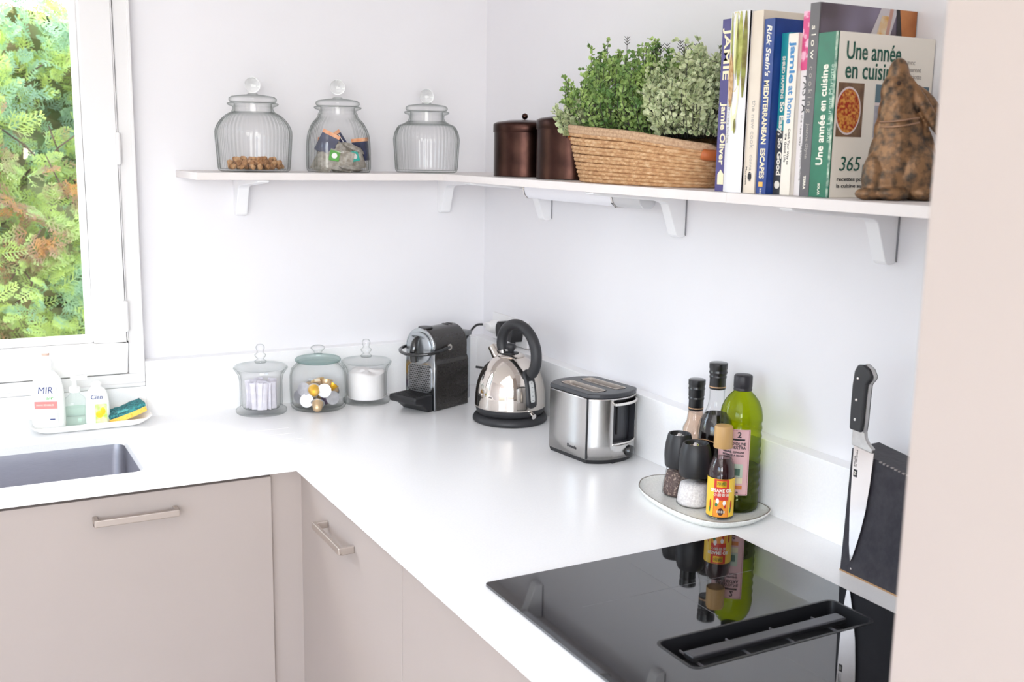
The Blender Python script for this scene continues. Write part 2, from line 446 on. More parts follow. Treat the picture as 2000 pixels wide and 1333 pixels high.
# cabinets
def cabinet(name, label, body, doors, cat='cabinet'):
    c = thing(name, label, cat)
    G().box(*body).done('body', cab_m, c, smooth=False)
    for a, b in doors: G().box(a, b).done('door', cab_m, c, smooth=False, bevel=.0012)
    return c
def handle(parent, p0, axis, length):
    # bow handle: flat bar held off the front by two feet, axis 'x' along x (front faces -y) or 'y' (front faces -x)
    g = G(); L2 = length
    g.box((0, -.034, -.0075), (L2, -.026, .0075)); 
    g.box((0, -.026, -.0075), (.009, 0, .0075)); g.box((L2-.009, -.026, -.0075), (L2, 0, .0075))
    o = g.done('handle', nickel, parent, smooth=False, bevel=.0015)
    g = G(); g.box((-.0004, -.0345, -.0079), (.0085, -.0255, .0079)); g.box((L2-.0085, -.0345, -.0079), (L2+.0004, -.0255, .0079))
    o.location = p0; o.rotation_euler = (0, 0, 0 if axis == 'x' else -pi/2)
    return o
FY = -.590; FX = -.757; DT = H-th-.011
c = cabinet('base_cabinet', 'grey-beige base cabinet under the sink with horizontal bar handle', ((-1.42, -.566, .1), (-.832, -.02, .66)), [((-1.428, FY, .1), (-.8285, FY+.019, DT))])
handle(c.children[1], (-1.2081, FY, H-.074), 'x', .172)
c = cabinet('base_cabinet', 'grey-beige base cabinet left of the sink front, at the frame edge', ((-2.03, -.566, .1), (-1.432, -.02, .66)), [((-2.03, FY, .1), (-1.4315, FY+.019, DT))])
handle(c.children[1], (-1.81, FY, H-.074), 'x', .172)
tag(G().box((-.8275, FY+.012, .1), (FX+.002, FY+.03, H-th-.001)).box((FX+.0015, -.6022, .1), (FX+.019, FY+.012, H-th-.001)).done('corner_filler', cab_m, smooth=False), 'narrow recessed beige filler panel in the inner cabinet corner', 'filler panel')
c = cabinet('base_cabinet', 'beige base cabinet right of the inner corner with bar handle', ((FX+.024, -1.183, .1), (-.02, -.61, H-th-.002)), [((FX, -1.1835, .1), (FX+.019, -.6035, DT+.007))])
handle(c.children[1], (FX, -.765, H-.094), 'y', .172)
c = cabinet('base_cabinet', 'beige cabinet below the hob without visible handle', ((FX+.024, YE+.005, .1), (-.02, -1.187, .60)), [((FX, YE+.004, .1), (FX+.019, -1.1865, DT+.004))])
tag(G().box((-2.03, -.54, 0), (-.66, -.52, .1)).done('plinth', cab_m, smooth=False), 'beige plinth below the sink cabinets', 'plinth')
tag(G().box((-.70, -2.29, 0), (-.68, -.545, .1)).done('plinth', cab_m, smooth=False), 'beige plinth below the hob run', 'plinth')
t = thing('tall_cabinet', 'tall beige-white cabinet panel filling the right edge of the view', 'tall cabinet')
G().box((FX+.0, -2.90, .1), (-.005, YE-.002, 2.45)).done('body', cab_m, t, smooth=False, bevel=.001)
G().box((FX-.019, -2.898, .1), (FX, YE-.004, 2.45)).done('door', cab_m, t, smooth=False, bevel=.001)

# hob
hob = thing('induction_hob', 'black glass induction hob with central extractor slot', 'hob')
g = G(); plate(g, rrect(hx0, hy1, hx1, hy0, .008, 5), [list(reversed(slot))], H+.0003, H+.0048)
g.done('glass_top', hobglass, hob, smooth=False, bevel=.0008)
g = G()
r0 = [(x, y, H+.0055) for x, y in rrect(-.578, -1.80, -.238, -1.712, .012)]
r1 = [(x, y, H+.0055) for x, y in rrect(-.582, -1.804, -.234, -1.708, .014)]
r2 = [(x, y, H-.03) for x, y in rrect(-.574, -1.796, -.242, -1.716, .012)]
r1b = [(x, y, H+.0045) for x, y in rrect(-.582, -1.804, -.234, -1.708, .014)]
g.loft([r1b, r1, r0, r2], cap=False); g.add(r2, [tuple(range(len(r2)))])
well = g.done('extractor_well', blackp, hob)
g = G(); g.box((-.557, -1.769, H-.006), (-.262, -1.747, H+.003)); g.done('slot_cover', M('anodised_grey', '#5a5a5e', .3, .8), hob, smooth=False, bevel=.002)
for k in range(4):
    x = -.545+.085*k
    G().box((x, -1.79, H-.012), (x+.002, -1.722, H-.009)).done('slot_rib', M('rib_grey', '#77777b', .4), hob, smooth=False)
ink = M('hob_marks', '#6d6d70', .5)
for cx, cy in ((-.44, -1.56), (-.44, -1.95)):
    g = G(); g.box((cx-.17, cy-.0004, H+.0048), (cx+.17, cy+.0004, H+.0049)); g.box((cx-.0004, cy-.12, H+.0048), (cx+.0004, cy+.12, H+.0049))
    g.done('zone_mark', ink, hob, smooth=False)

# ---------------------------------------------------------------- shelf and brackets
ZS = H+.637; TS = .0173; DS = .2532; XS = -.897
def board(label, a, b):
    return tag(G().box((a[0], a[1], ZS-TS), (b[0], b[1], ZS)).done('shelf_board', shelf_m, smooth=False, bevel=.0006), label, 'shelf', 'wall shelf boards')
board('white shelf board on the window wall under three glass jars', (XS, -DS, 0), (-DS-.0003, -.0, 0))
board('white shelf board on right wall carrying canisters and basket', (-DS, -1.4208, 0), (0, 0, 0))
board('white shelf board on right wall carrying cookbooks and hare figure', (-DS, YE, 0), (0, -1.4212, 0))
def bracket(label, loc, rz):
    # profile in (d, z): d = distance from the wall
    t = thing('shelf_bracket', label, 'bracket', loc, rz, 'white shelf brackets')
    pr = [(0, 0), (.245, 0), (.245, -.004), (.235, -.007)]
    a = [(.235, -.007), (.07, -.02), (.058, -.0225), (.051, -.027), (.047, -.036)]
    pr += a[1:]+[(.026, -.094), (.022, -.098), (.016, -.1), (.006, -.099), (.0, -.096)]
    g = G(); m = Matrix(((0, 0, 1, 0), (-1, 0, 0, 0), (0, 1, 0, 0), (0, 0, 0, 1)))
    g.prism(pr, -.015, .015, mat=m)
    o = g.done('arm', white_metal, t, smooth=False, bevel=.0025, bseg=3)
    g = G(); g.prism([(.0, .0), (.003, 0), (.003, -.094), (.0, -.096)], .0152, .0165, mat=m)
    g.done('shadow_strip', M('bracket_shadow_grey', '#8f8f93', .5), t, smooth=False)  # thin grey strip painting the shadow line along one side of the bracket
    return t
zb = ZS-TS-.0003
bracket('white bracket under the sugar jar at the left of the shelf', (-.735, -.0005, zb), 0)
bracket('white bracket under the shelf just left of the corner', (-.14, -.0005, zb), 0)
bracket('white bracket beneath the two dark canisters', (-.0005, -.385, zb), -pi/2)
bracket('white bracket beneath the basket of plants', (-.0005, -.968, zb), -pi/2)
bracket('white bracket beneath the green cookbook and bronze hare', (-.0005, -1.56, zb), -pi/2)
# strip light
t = thing('strip_light', 'white tubular strip light fixed under the shelf between two brackets', 'light fitting', (-.075, 0, zb-.0005))
prof = [(-.022, 0), (.022, 0), (.024, -.016), (.02, -.030), (.01, -.039), (-.01, -.039), (-.02, -.030), (-.024, -.016)]
m = Matrix(((1, 0, 0, 0), (0, 0, 1, 0), (0, 1, 0, 0), (0, 0, 0, 1)))
G().prism(prof, -.83, -.42, mat=m).done('diffuser', M('opal_plastic', '#f4f4fa', .3), t, bevel=.002)
G().prism([(x*1.06, y*1.06) for x, y in prof], -.834, -.828, mat=m).done('trim_ring', chrome, t, bevel=.0005)
G().prism([(x*1.03, y*1.03) for x, y in prof], -.418, -.412, mat=m).done('trim_ring', chrome, t, bevel=.0005)
G().prism(prof, -.94, -.834, mat=m).done('end_housing', M('light_grey_plastic', '#cfcfd2', .4), t, bevel=.002)

# ---------------------------------------------------------------- sockets, plugs, cords
t = thing('wall_socket', 'white multi-way wall socket plate behind the kettle', 'socket', (0, -.186, H+.188))
m = M('white_plastic', '#e9e8e8', .35)
G().box((-.009, -.108, -.0395), (-.0005, .108, .0395)).done('face_plate', m, t, smooth=False, bevel=.003, bseg=3)
for k in (-1, 0, 1):
    g = G(); g.lathe([(.022, -.0005), (.022, .0012), (.019, .0012), (.019, -.004)], 32, mat=Matrix.Translation((-.009, k*.07, 0)) @ Matrix.Rotation(-pi/2, 4, 'Y'))
    g.done('socket_ring', m, t)
cordm = M('black_cord', '#1a1a1c', .5)
def plug(label, loc, mat, shape, path):
    t = thing('plug', label, 'plug', loc)
    g = G()
    if shape == 'round':
        g.lathe([(.001, .0), (.019, .0), (.020, .012), (.019, .022), (.012, .034), (.0, .036)], 24, mat=Matrix.Rotation(-pi/2, 4, 'Y'))
        g.box((-.034, -.009, -.012), (-.012, .022, .012))
        g.lathe([(.009, 0), (.007, .02), (.0045, .028)], 12, mat=Matrix.Translation((-.024, .02, 0)) @ Matrix.Rotation(-pi/2, 4, 'X'))
    else:
        m2 = Matrix(((0, 0, -1, 0), (1, 0, 0, 0), (0, 1, 0, 0), (0, 0, 0, 1)))
        g.prism([(-.014, -.02), (.014, -.02), (.018, .0), (.017, .012), (.006, .026), (-.006, .026), (-.017, .012), (-.018, 0)], 0, .036, mat=m2)
        g.lathe([(.007, -.034), (.008, -.018)], 12, mat=Matrix.Translation((-.022, 0, 0)))
    g.done('plug_body', mat, t, bevel=.002)
    if path:
        G().tube(smoothpath(path, 8), .0034, 8).done('cord', cordm, t)
    return t
plug('white plug in the socket nearest the corner, black lead', (-.0105, -.122, H+.190), m, 'round',
     [(-.024, .047, 0), (-.045, .06, -.004), (-.075, .052, -.03), (-.10, .035, -.06), (-.115, .0, -.12), (-.12, -.03, -.183)])
plug('black angular plug seen behind the kettle handle', (-.0105, -.187, H+.190), blackp, 'ang', None)
plug('black angular plug seen through the kettle handle loop', (-.0105, -.252, H+.187), blackp, 'ang',
     [(-.022, 0, -.031), (-.048, .004, -.042), (-.055, .02, -.12), (-.05, .05, -.165), (-.055, .09, -.178)])
g = G()
g.tube(smoothpath([(-.13, -.215, H+.095), (-.09, -.26, H+.09), (-.06, -.30, H+.07), (-.075, -.33, H+.035), (-.12, -.30, H+.005), (-.14, -.26, H+.03), (-.12, -.25, H+.06), (-.075, -.29, H+.068), (-.05, -.34, H+.04), (-.08, -.36, H+.006), (-.13, -.33, H+.005)], 8), .0035, 8)
tag(g.done('power_cord', cordm), 'looped black power cord between coffee machine and kettle', 'cord')

# ---------------------------------------------------------------- glass jars
def squircle(p, ribs=0, amp=0., rib_fn=None):
    def fn(t, r, z):
        c, s = cos(t), sin(t)
        k = (abs(c)**p+abs(s)**p)**(-1/p) if p != 2 else 1
        a = amp*cos(ribs*t)*(rib_fn(z) if rib_fn else 1)
        return ((r*k+a)*c, (r*k+a)*s, z)
    return fn
def blend(z, z0, z1):
    return 1 if z < z0 else (0 if z > z1 else 1-(z-z0)/(z1-z0))
def storage_jar(label, loc, rz, R, shoulder, neckr, zneck, zlip, kz, pw, taper=False, flutes=40):
    t = thing('glass_jar', label, 'jar', loc, rz, 'ribbed glass jars on the shelf')
    if taper:
        prof = [(R*.96, 0), (R*.99, .004), (R, .012), (R, .04), (R*.995, .065), (R*.975, .088), (R*.93, .107), (R*.85, .126), (R*.74, .141), (neckr+.004, .151)]
    else:
        prof = [(R*.86, 0), (R*.92, .003), (R*.94, .01), (R*.955, .03), (R*.985, .07), (R, .095), (R*.985, .112), (R*.92, .127), (R*.8, shoulder-.008), (neckr+.004, shoulder)]
    pf = [(max(r, neckr), z) for r, z in prof]
    # densify
    pp = smoothpath([(r, z, 0) for r, z in pf], 4); pf = [(v.x, v.y) for v in pp]
    zn = pf[-1][1]
    def fn(tt, r, z):
        k = blend(z, zn-.05, zn-.005)
        f2 = squircle(2+(pw-2)*k); x, y, zz = f2(tt, r, z)
        rib = .0014*(1 if not taper or abs(cos(tt)) > abs(sin(tt)) else .12)*cos(flutes*tt)*blend(z, zn-.02, zn-.004)*(1 if z > .01 else z/.01)
        l = max(sqrt(x*x+y*y), 1e-5); rib = rib if l > .01 else 0; return (x*(1+rib/l), y*(1+rib/l), z)
    g = G(); outp = pf+[(neckr, zneck), (neckr+.001, zlip-.008), (neckr+.012, zlip-.004), (neckr+.0145, zlip), (neckr+.012, zlip+.002), (neckr+.002, zlip+.002)]
    inner = [(max(neckr-.003, .001), zlip+.0015), (neckr-.003, zn)]+[(r-.004, max(z, .006)) for r, z in reversed(pf) if r-.004 > 0]+[(.0, .006)]
    g.lathe(outp+inner, flutes*4, fn)
    g.done('jar_body', clear_green, t, ang=80)
    # lid
    lr = neckr+.010; z0 = zlip+.003
    g = G(); g.lathe([(lr-.012, z0), (lr-.003, z0+.001), (lr, z0+.006), (lr-.001, z0+.011), (lr-.007, z0+.015), (lr*.5, z0+.0185), (.014, z0+.020), (.011, z0+.023), (.0, z0+.023)], 56)
    lid = g.done('lid', clear_green, t, ang=80)
    g = G(); g.ell((0, 0, kz), (.0195, .0195, .0195), 24); g.done('knob', knobglass, lid, ang=180)
    return t
j1 = storage_jar('large ribbed glass jar with brown sugar lumps, leftmost on shelf', (-.7235, -.12, ZS+.0003), radians(28), .084, .150, .050, .158, .170, .2165, 3.2)
j2 = storage_jar('tapered square ribbed glass jar filled with tea bags', (-.4984, -.12, ZS+.0003), radians(0), .0725, .15, .048, .157, .168, .2205, 5.5, taper=True, flutes=36)
j3 = storage_jar('empty ribbed glass jar on the shelf nearest the corner', (-.2429, -.12, ZS+.0003), radians(28), .080, .140, .048, .148, .1635, .207, 3.2)

# sugar lumps
smat = [M('brown_sugar', '#b98a5c', .8, col2='#9a6b42', nscale=160, bump=.8, bscale=400), M('pale_sugar', '#cfa67a', .8, col2='#b98a5c', nscale=160, bump=.8, bscale=400)]
def lump(k):
    g = G(); rr = random.Random(k); prof = [(max(sin(pi*i/6), 1e-6), -cos(pi*i/6)) for i in range(7)]
    g.lathe(prof, 7, lambda t, r, z: (r*cos(t)*rr.uniform(.8, 1.15)*.0082, r*sin(t)*rr.uniform(.8, 1.15)*.007, z*.006*rr.uniform(.85, 1.15)))
    return g.mesh('sugar_lump', smat[k % 2], smooth=False)
lm = [lump(k) for k in range(5)]
rnd = random.Random(11); layers = [(.0135, 44, .071), (.023, 38, .068), (.032, 14, .062)]
lump_spots = []
for z, n, R in layers:
    k = 0; tries = 0; spots = []
    while k < n and tries < 4000:
        tries += 1
        a = rnd.uniform(0, 2*pi); r = R*sqrt(rnd.random())
        p = (r*cos(a), r*sin(a))
        if all((p[0]-q[0])**2+(p[1]-q[1])**2 > .0136**2 for q in spots): spots.append(p); k += 1
    lump_spots += [(p[0], p[1], z) for p in spots]
for i, (x, y, z) in enumerate(lump_spots):
    o = bpy.data.objects.new('sugar_lump', lm[i % 5]); C.objects.link(o)
    o.location = (-.7235+x, -.12+y, ZS+z); o.rotation_euler = (rnd.uniform(0, 3), rnd.uniform(0, 3), rnd.uniform(0, 6))
    tag(o, 'rough brown sugar lump lying in the leftmost shelf jar', 'sugar lump', 'brown sugar lumps in the shelf jar')

# tea bags
muslin = M('tea_muslin', '#b9b4ac', .8, col2='#918a7f', nscale=120, bump=.4)
navy = M('navy_sachet', '#262a45', .4, col2='#30365a', nscale=40)
orange = M('orange_sachet', '#d9875a', .5, col2='#e8b48c', nscale=50)
white_paper = M('white_paper', '#f2f1ef', .7)
green_tag = M('green_tag', '#4f9c3a', .5); teal_tag = M('turquoise_tag', '#35b8a8', .4)
J2 = Vector((-.4984, -.12, ZS))
VD = Vector((-.476, -.88, 0)); RH = Vector((.88, -.476, 0)); ZV = Vector((0, 0, 1))   # towards camera / to its right
def tea_bag(label, p, rot, tagm=None, tp=None):
    t = thing('tea_bag', label, 'tea bag', tuple(p), 0, 'tea bags in the square jar'); t.rotation_euler = rot
    g = G(); nx = 9; vs = []; w, h = .026, .022
    rr = random.Random(label)
    for sgn in (1, -1):
        for j in range(nx):
            for i in range(nx):
                u, v = i/(nx-1)*2-1, j/(nx-1)*2-1
                vs.append((u*w, v*h, sgn*(.007*(1-u**4)*(1-v**4)+rr.uniform(-.0008, .0008)*(1 if abs(u) < 1 and abs(v) < 1 else 0))))
    N = nx*nx
    fs = [(j*nx+i, j*nx+i+1, j*nx+i+nx+1, j*nx+i+nx) for j in range(nx-1) for i in range(nx-1)]
    fs += [tuple(reversed([q+N for q in f])) for f in fs]
    g.add(vs, fs); g.done('pouch', muslin, t, ang=80)
    if tagm:
        a = Vector(tp)
        g = G(); g.box((-.011, -.011, -.0005), (.011, .011, .0005)); tg = g.done('tag', tagm, t, smooth=False)
        G().lathe([(.0001, .0005), (.006, .0006), (.006, .0009), (0.0001, .0009)], 16).done('emblem', white_paper, tg)
        M2 = Matrix.Rotation(0, 4, 'X')
        tg.location = a; 
        pts = [(0, .02, .004), tuple(a*.6+Vector((.012, .012, .004))), tuple(a+Vector((0, .01, 0)))]
        G().tube(smoothpath(pts, 5), .0005, 5).done('string', white_paper, t)
    t.scale = (1.22, 1.22, 1.22); return t
tilt = radians(80)
fz = radians(28.4)
def fr(a=0, lean=0): return (radians(78+lean), radians(a), -fz)
def at2(u, w, z): return J2+RH*u+VD*w+ZV*z
tea_bag('muslin tea bag with green tag against the front glass', at2(.014, .043, .031), fr(10), green_tag, (-.014, .006, .0095))
tea_bag('muslin tea bag with turquoise tag at the right front of the jar', at2(.046, .012, .034), (radians(75), radians(-10), -fz+radians(50)), teal_tag, (-.006, .006, .0095))
tea_bag('plain muslin tea bag low in the middle of the square jar', at2(-.004, .02, .03), fr(35))
tea_bag('plain muslin tea bag lying on top at the right of the pile', at2(.04, -.012, .062), (radians(25), radians(12), .6))
tea_bag('plain muslin tea bag at the back right of the square jar', at2(.03, -.03, .034), fr(-20))
tea_bag('plain muslin tea bag crumpled in the middle of the pile', at2(.02, .004, .052), (radians(55), radians(22), .2))
tea_bag('plain muslin tea bag at the left front corner of the square jar', at2(-.034, .034, .024), (radians(70), radians(20), -fz-.5))
tea_bag('plain muslin tea bag at the back left of the square jar', at2(-.03, -.012, .028), (radians(60), radians(10), .9))
tea_bag('plain muslin tea bag lying flat under the others in the jar', at2(.03, .03, .014), (radians(12), radians(5), .3))
def sachet(label, p, rot, col, stripes=False):
    t = thing('tea_sachet', label, 'tea sachet', tuple(p), 0, 'dark tea sachets in the square jar'); t.rotation_euler = rot
    G().box((-.021, -.026, -.0015), (.021, .026, .0015)).done('envelope', navy, t, smooth=False, bevel=.001)
    G().box((-.0212, .018, -.0018), (.0212, .0262, .0018)).done('top_band', orange, t, smooth=False)
    if stripes:
        g = G()
        for k in range(5): g.box((-.018+k*.008, -.022, .0016), (-.0165+k*.008, .016, .0019))
        g.done('stripe', white_paper, t, smooth=False)
    t.scale = (1.15, 1.15, 1.15); return t
sachet('navy and orange tea sachet standing tallest in the square jar', at2(-.026, .016, .076), (radians(80), radians(25), -fz), 0)
sachet('striped navy tea sachet leaning right in the square jar', at2(-.004, -.008, .075), (radians(72), radians(-35), -fz), 0, True)
sachet('navy tea sachet at the left back of the square jar', at2(-.036, -.02, .058), (radians(82), radians(8), -fz+.5), 0)
sachet('navy tea sachet at the far right wall of the square jar', at2(.056, -.02, .06), (radians(85), radians(-6), -fz-.3), 0)

# counter jars
def apothecary(label, loc, br, R, zr, group):
    t = thing('glass_canister', label, 'jar', loc, 0, group)
    prof = [(.0, .0), (br-.002, 0), (br, .003), (br, .008), (br-.004, .011), (R-.001, .014), (R, .03), (R, zr-.035), (R+.003, zr-.018), (R+.012, zr-.004), (br+.0045, zr), (br+.003, zr+.001), (R+.009, zr-.002)]
    inner = [(R-.002, zr-.018), (R-.004, zr-.035), (R-.004, .02), (R-.008, .013), (0, .012)]
    G().lathe(prof+inner, 64).done('canister_body', clear, t, ang=60)
    lid = G().lathe([(.0, zr-.0), (R+.004, zr-.001), (br+.004, zr+.003), (br, zr+.006), (R*.6, zr+.010), (.02, zr+.014), (.0, zr+.0145)], 64).done('lid', clear_thin, t, ang=60)
    g = G(); z = zr+.014
    g.lathe([(.0, z), (.014, z), (.016, z+.004), (.010, z+.009), (.008, z+.011), (.0145, z+.018), (.015, z+.022), (.009, z+.027), (.0085, z+.031), (.011, z+.037), (.0115, z+.043), (.008, z+.049), (.0, z+.051)], 28)
    g.done('knob', clear_green, lid, ang=180)
    return t
apothecary('clear glass canister holding white paper sachets, leftmost on worktop', (-.717, -.1075, H+.0003), .067, .056, .120, 'clear glass canisters with flared lids')
apothecary('clear glass canister of white flour beside the coffee machine', (-.4194, -.1085, H+.0003), .066, .057, .113, 'clear glass canisters with flared lids')
# flour
g = G(); rr = random.Random(4)
g.lathe([(.0005, .0125), (.05, .0125), (.0522, .02), (.0525, .083), (.046, .087), (.03, .083), (.012, .0885), (.0005, .086)], 40, lambda t, r, z: (r*cos(t), r*sin(t), z+(.0035*sin(3*t+r*60) if z > .08 else 0)))
tag(g.done('flour', M('flour', '#f6f3f2', .9, bump=.3, bscale=300), loc=(-.4194, -.1085, H+.0003), ang=60), 'white flour filling the canister next to the coffee machine', 'flour', kind='stuff')
# sachets of sugar
rnd = random.Random(5)
sp = M('sachet_paper', '#e2dfe6', .6, col2='#d3d0da', nscale=60)
def stick_mesh():
    g = G(); w, d, h = .0066, .0020, .072
    rings = []
    for z, k in ((0, .15), (.004, .2), (.012, 1), (h*.5, 1.1), (h-.012, 1), (h-.004, .2), (h, .15)):
        rings.append([(w*cos(t)*(1 if k > .5 else 1.08), d*k*sin(t), z) for t in [2*pi*i/10 for i in range(10)]])
    return g.loft(rings).mesh('sugar_sachet', sp, ang=60)
sm = stick_mesh(); spots = []; tries = 0
while len(spots) < 26 and tries < 9000:
    tries += 1; a = rnd.uniform(0, 2*pi); r = .041*sqrt(rnd.random())
    p = (r*cos(a), r*sin(a))
    if all((p[0]-q[0])**2+(p[1]-q[1])**2 > .0118**2 for q in spots): spots.append(p)
for x, y in spots:
    o = bpy.data.objects.new('sugar_sachet', sm); C.objects.link(o)
    o.location = (-.717+x, -.1075+y, H+.0135); o.rotation_euler = (rnd.uniform(-.10, .10), rnd.uniform(-.10, .10), rnd.uniform(-1.2, .6))
    tag(o, 'slim white paper sugar sachet standing in the leftmost canister', 'sugar sachet', 'sugar sachets in the glass canister')
# capsule jar
t = thing('glass_canister', 'round glass jar of coffee capsules between two glass canisters', 'jar', (-.562, -.118, H+.0003))
prof = [(.0, 0), (.068, 0), (.073, .004), (.0755, .012), (.077, .05), (.0765, .09), (.072, .108), (.062, .119), (.056, .123), (.058, .127), (.0545, .127), (.053, .122), (.059, .116), (.069, .106), (.0735, .09), (.074, .05), (.072, .014), (.066, .007), (0, .007)]
G().lathe(prof, 64).done('jar_body', clear, t, ang=60)
lid = G().lathe([(.0, .1278), (.058, .1278), (.0615, .130), (.062, .134), (.058, .138), (.045, .141), (.02, .145), (.013, .148), (.0, .148)], 64).done('lid', glassy('aqua_glass', '#fafefd', '#86aaa6', .8, power=2.5), t, ang=50)
G().lathe([(.0, .148), (.011, .148), (.009, .152), (.014, .158), (.019, .163), (.019, .167), (.013, .171), (.0, .1725)], 32).done('knob', clear_green, lid, ang=180)
gold = M('gold_foil', '#e0a93a', .3, .7, col2='#d8b060', nscale=70); cream = M('champagne_foil', '#dcbf98', .35, .6); purple = M('purple_foil', '#8a7396', .3, .6)
silver = M('silver_foil', '#cfcfd3', .3, .7, col2='#bdbdc2', nscale=80); whitef = M('white_foil', '#ecebec', .4, .1); yellowf = M('yellow_foil', '#f0b822', .35, .4)
def capsule(bodym, lidm, kind, label):
    t = thing('coffee_capsule', label, 'coffee capsule', (0, 0, 0), 0, 'coffee capsules in the round glass jar')
    G().lathe([(.0, -.026), (.005, -.0255), (.0115, -.020), (.0155, -.001), (.0155, 0)], 26).done('cup', bodym, t, ang=50)
    G().lathe([(.0155, -.0005), (.0185, -.0005), (.0188, .0006), (.0155, .001), (.0, .0012)], 30).done('foil_lid', lidm, t, ang=40)
    return t
caps = [  # u (right), w (towards camera), z, direction of the lid (u, w, z), body, lid, label
    (-.024, .056, .029, (-.1, 1, .25), cream, whitef, 'capsule with plain white foil lid facing front at the bottom'),
    (-.050, .036, .034, (-.55, .9, .0), purple, silver, 'capsule with dull silver lid at the lower left glass'),
    (-.034, .046, .058, (-.35, 1, .25), gold, silver, 'capsule with pale silver lid resting above the white one'),
    (.008, .058, .022, (-.1, -1, .7), cream, silver, 'pale gold capsule with purple tip pointing forward, low centre'),
    (.026, .050, .056, (.05, 1, .1), gold, silver, 'capsule with grey silver lid facing front, right of centre'),
    (.048, .036, .034, (.5, .85, .1), gold, silver, 'capsule with silver lid at the lower right glass'),
    (-.004, .05, .058, (-.3, -1, .15), yellowf, silver, 'bright yellow capsule lying bottom forward in the middle'),
    (.0, .014, .078, (-.3, .1, 1), cream, gold, 'brownish gold capsule upright on top at the left'),
    (.028, .018, .080, (.1, -.3, 1), cream, gold, 'pale capsule upside up on top at the right'),
    (.045, .005, .068, (.6, -.3, .8), yellowf, gold, 'yellow capsule tilted at the right side of the pile'),
    (-.05, -.005, .034, (-.9, .2, .2), gold, whitef, 'golden capsule at the left glass near the bottom'),
    (-.02, .008, .036, (.1, .3, 1), cream, silver, 'capsule buried in the middle of the jar'),
    (.024, .006, .034, (.1, .2, 1), purple, silver, 'purple capsule buried at the bottom right'),
    (.0, -.035, .034, (0, -1, .3), gold, silver, 'golden capsule at the back of the jar floor'),
    (-.035, -.035, .05, (-.5, -.8, .4), cream, silver, 'pale capsule at the back left of the jar'),
    (.04, -.035, .045, (.5, -.8, .4), cream, silver, 'pale capsule at the back right of the jar')]
for u, w, z, d, b, l, lab in caps:
    c = capsule(b, l, 0, lab)
    dv = (RH*d[0]+VD*d[1]+ZV*d[2]).normalized()
    k = .93
    c.location = Vector((-.562, -.118, H+.0003))+RH*u*k+VD*w*k+ZV*z
    c.rotation_euler = dv.to_track_quat('Z', 'Y').to_euler()

# ---------------------------------------------------------------- dark metal canisters
copper = M('aged_copper', '#46302a', .30, 1., col2='#2a1c1a', nscale=18, bump=.12, bscale=60, nlo=.35, nhi=.7)
def tin(label, x, y, R, h):
    t = thing('metal_canister', label, 'canister', (x, y, ZS+.0003), 0, 'dark metal canisters on the shelf')
    G().lathe([(.0, 0), (R-.001, 0), (R, .001), (R, h-.012), (0, h-.012)], 64).done('canister_body', copper, t, ang=40)
    lid = G().lathe([(R-.002, h-.022), (R+.002, h-.022), (R+.0025, h-.021), (R+.0025, h-.003), (R+.001, h), (R*.9, h+.004), (R*.5, h+.009), (0, h+.0105)], 64).done('lid', copper, t, ang=40)
    g = G(); g.lathe([(.0015, h+.009), (.0015, h+.014)], 10); g.ell((0, 0, h+.019), (.0078, .0078, .0078), 16); g.done('knob', copper, lid, ang=180)
    return t
tin('dark bronze metal canister with ball knob, nearer the corner', -.125, -.466, .077, .131)
tin('dark bronze metal canister partly behind the plant basket', -.122, -.686, .080, .137)

# ---------------------------------------------------------------- basket and plants
def rope_mat():
    m, n, L = newmat('seagrass_rope')
    out = n.new('ShaderNodeOutputMaterial'); p = n.new('ShaderNodeBsdfPrincipled'); L.new(p.outputs[0], out.inputs[0]); p.inputs['Roughness'].default_value = .75
    tc = n.new('ShaderNodeTexCoord'); ns = n.new('ShaderNodeTexNoise'); ns.inputs['Scale'].default_value = 75; ns.inputs['Detail'].default_value = 4
    mp = n.new('ShaderNodeMapping'); mp.inputs['Scale'].default_value = (1, 1, 2.2)
    L.new(tc.outputs['Object'], mp.inputs[0]); L.new(mp.outputs[0], ns.inputs[0])
    r = n.new('ShaderNodeValToRGB'); e = r.color_ramp.elements; e[0].position = .3; e[0].color = S('#a97c55'); e[1].position = .7; e[1].color = S('#d6b38c')
    q = e.new(.5); q.color = S('#bf9468'); L.new(ns.outputs[0], r.inputs[0]); L.new(r.outputs[0], p.inputs['Base Color'])
    wv = n.new('ShaderNodeTexWave'); wv.inputs['Scale'].default_value = 110; wv.inputs['Distortion'].default_value = 2; wv.bands_direction = 'DIAGONAL'
    b = n.new('ShaderNodeBump'); b.inputs['Strength'].default_value = .5; b.inputs['Distance'].default_value = .001
    L.new(tc.outputs['Object'], wv.inputs[0]); L.new(wv.outputs[0], b.inputs['Height']); L.new(b.outputs[0], p.inputs['Normal'])
    return m
rope = rope_mat(); jute = M('jute_braid', '#c9a888', .85, col2='#b08e70', nscale=200, bump=.8, bscale=300)
BX, BY = -.127, -1.020
bk = thing('woven_basket', 'long woven seagrass basket holding leafy plants', 'basket', (BX, BY, ZS+.0003))
def zsc(y): return .826+.45*y if y > 0 else .826+.3*y-2.6*y*y
def ov(a, b, z, n=96, p=2.6, dip=False, seed=0):
    out = []
    for i in range(n):
        t = 2*pi*i/n; c, s = cos(t), sin(t); k = (abs(c)**p+abs(s)**p)**(-1/p)
        dz = 0
        if dip: dz = -.022*math.exp(-((s+1)/.03)**2)-.022*math.exp(-((s-1)/.03)**2)
        out.append(Vector((b*k*c, a*k*s, max(.0046, (z+dz)*zsc(a*k*s)) if z > .004 else z)))
    return out
g = G(); nrows = 12
def ab(z):
    f = z/.118; return .200+.042*f**.8, .094+.018*f**.8
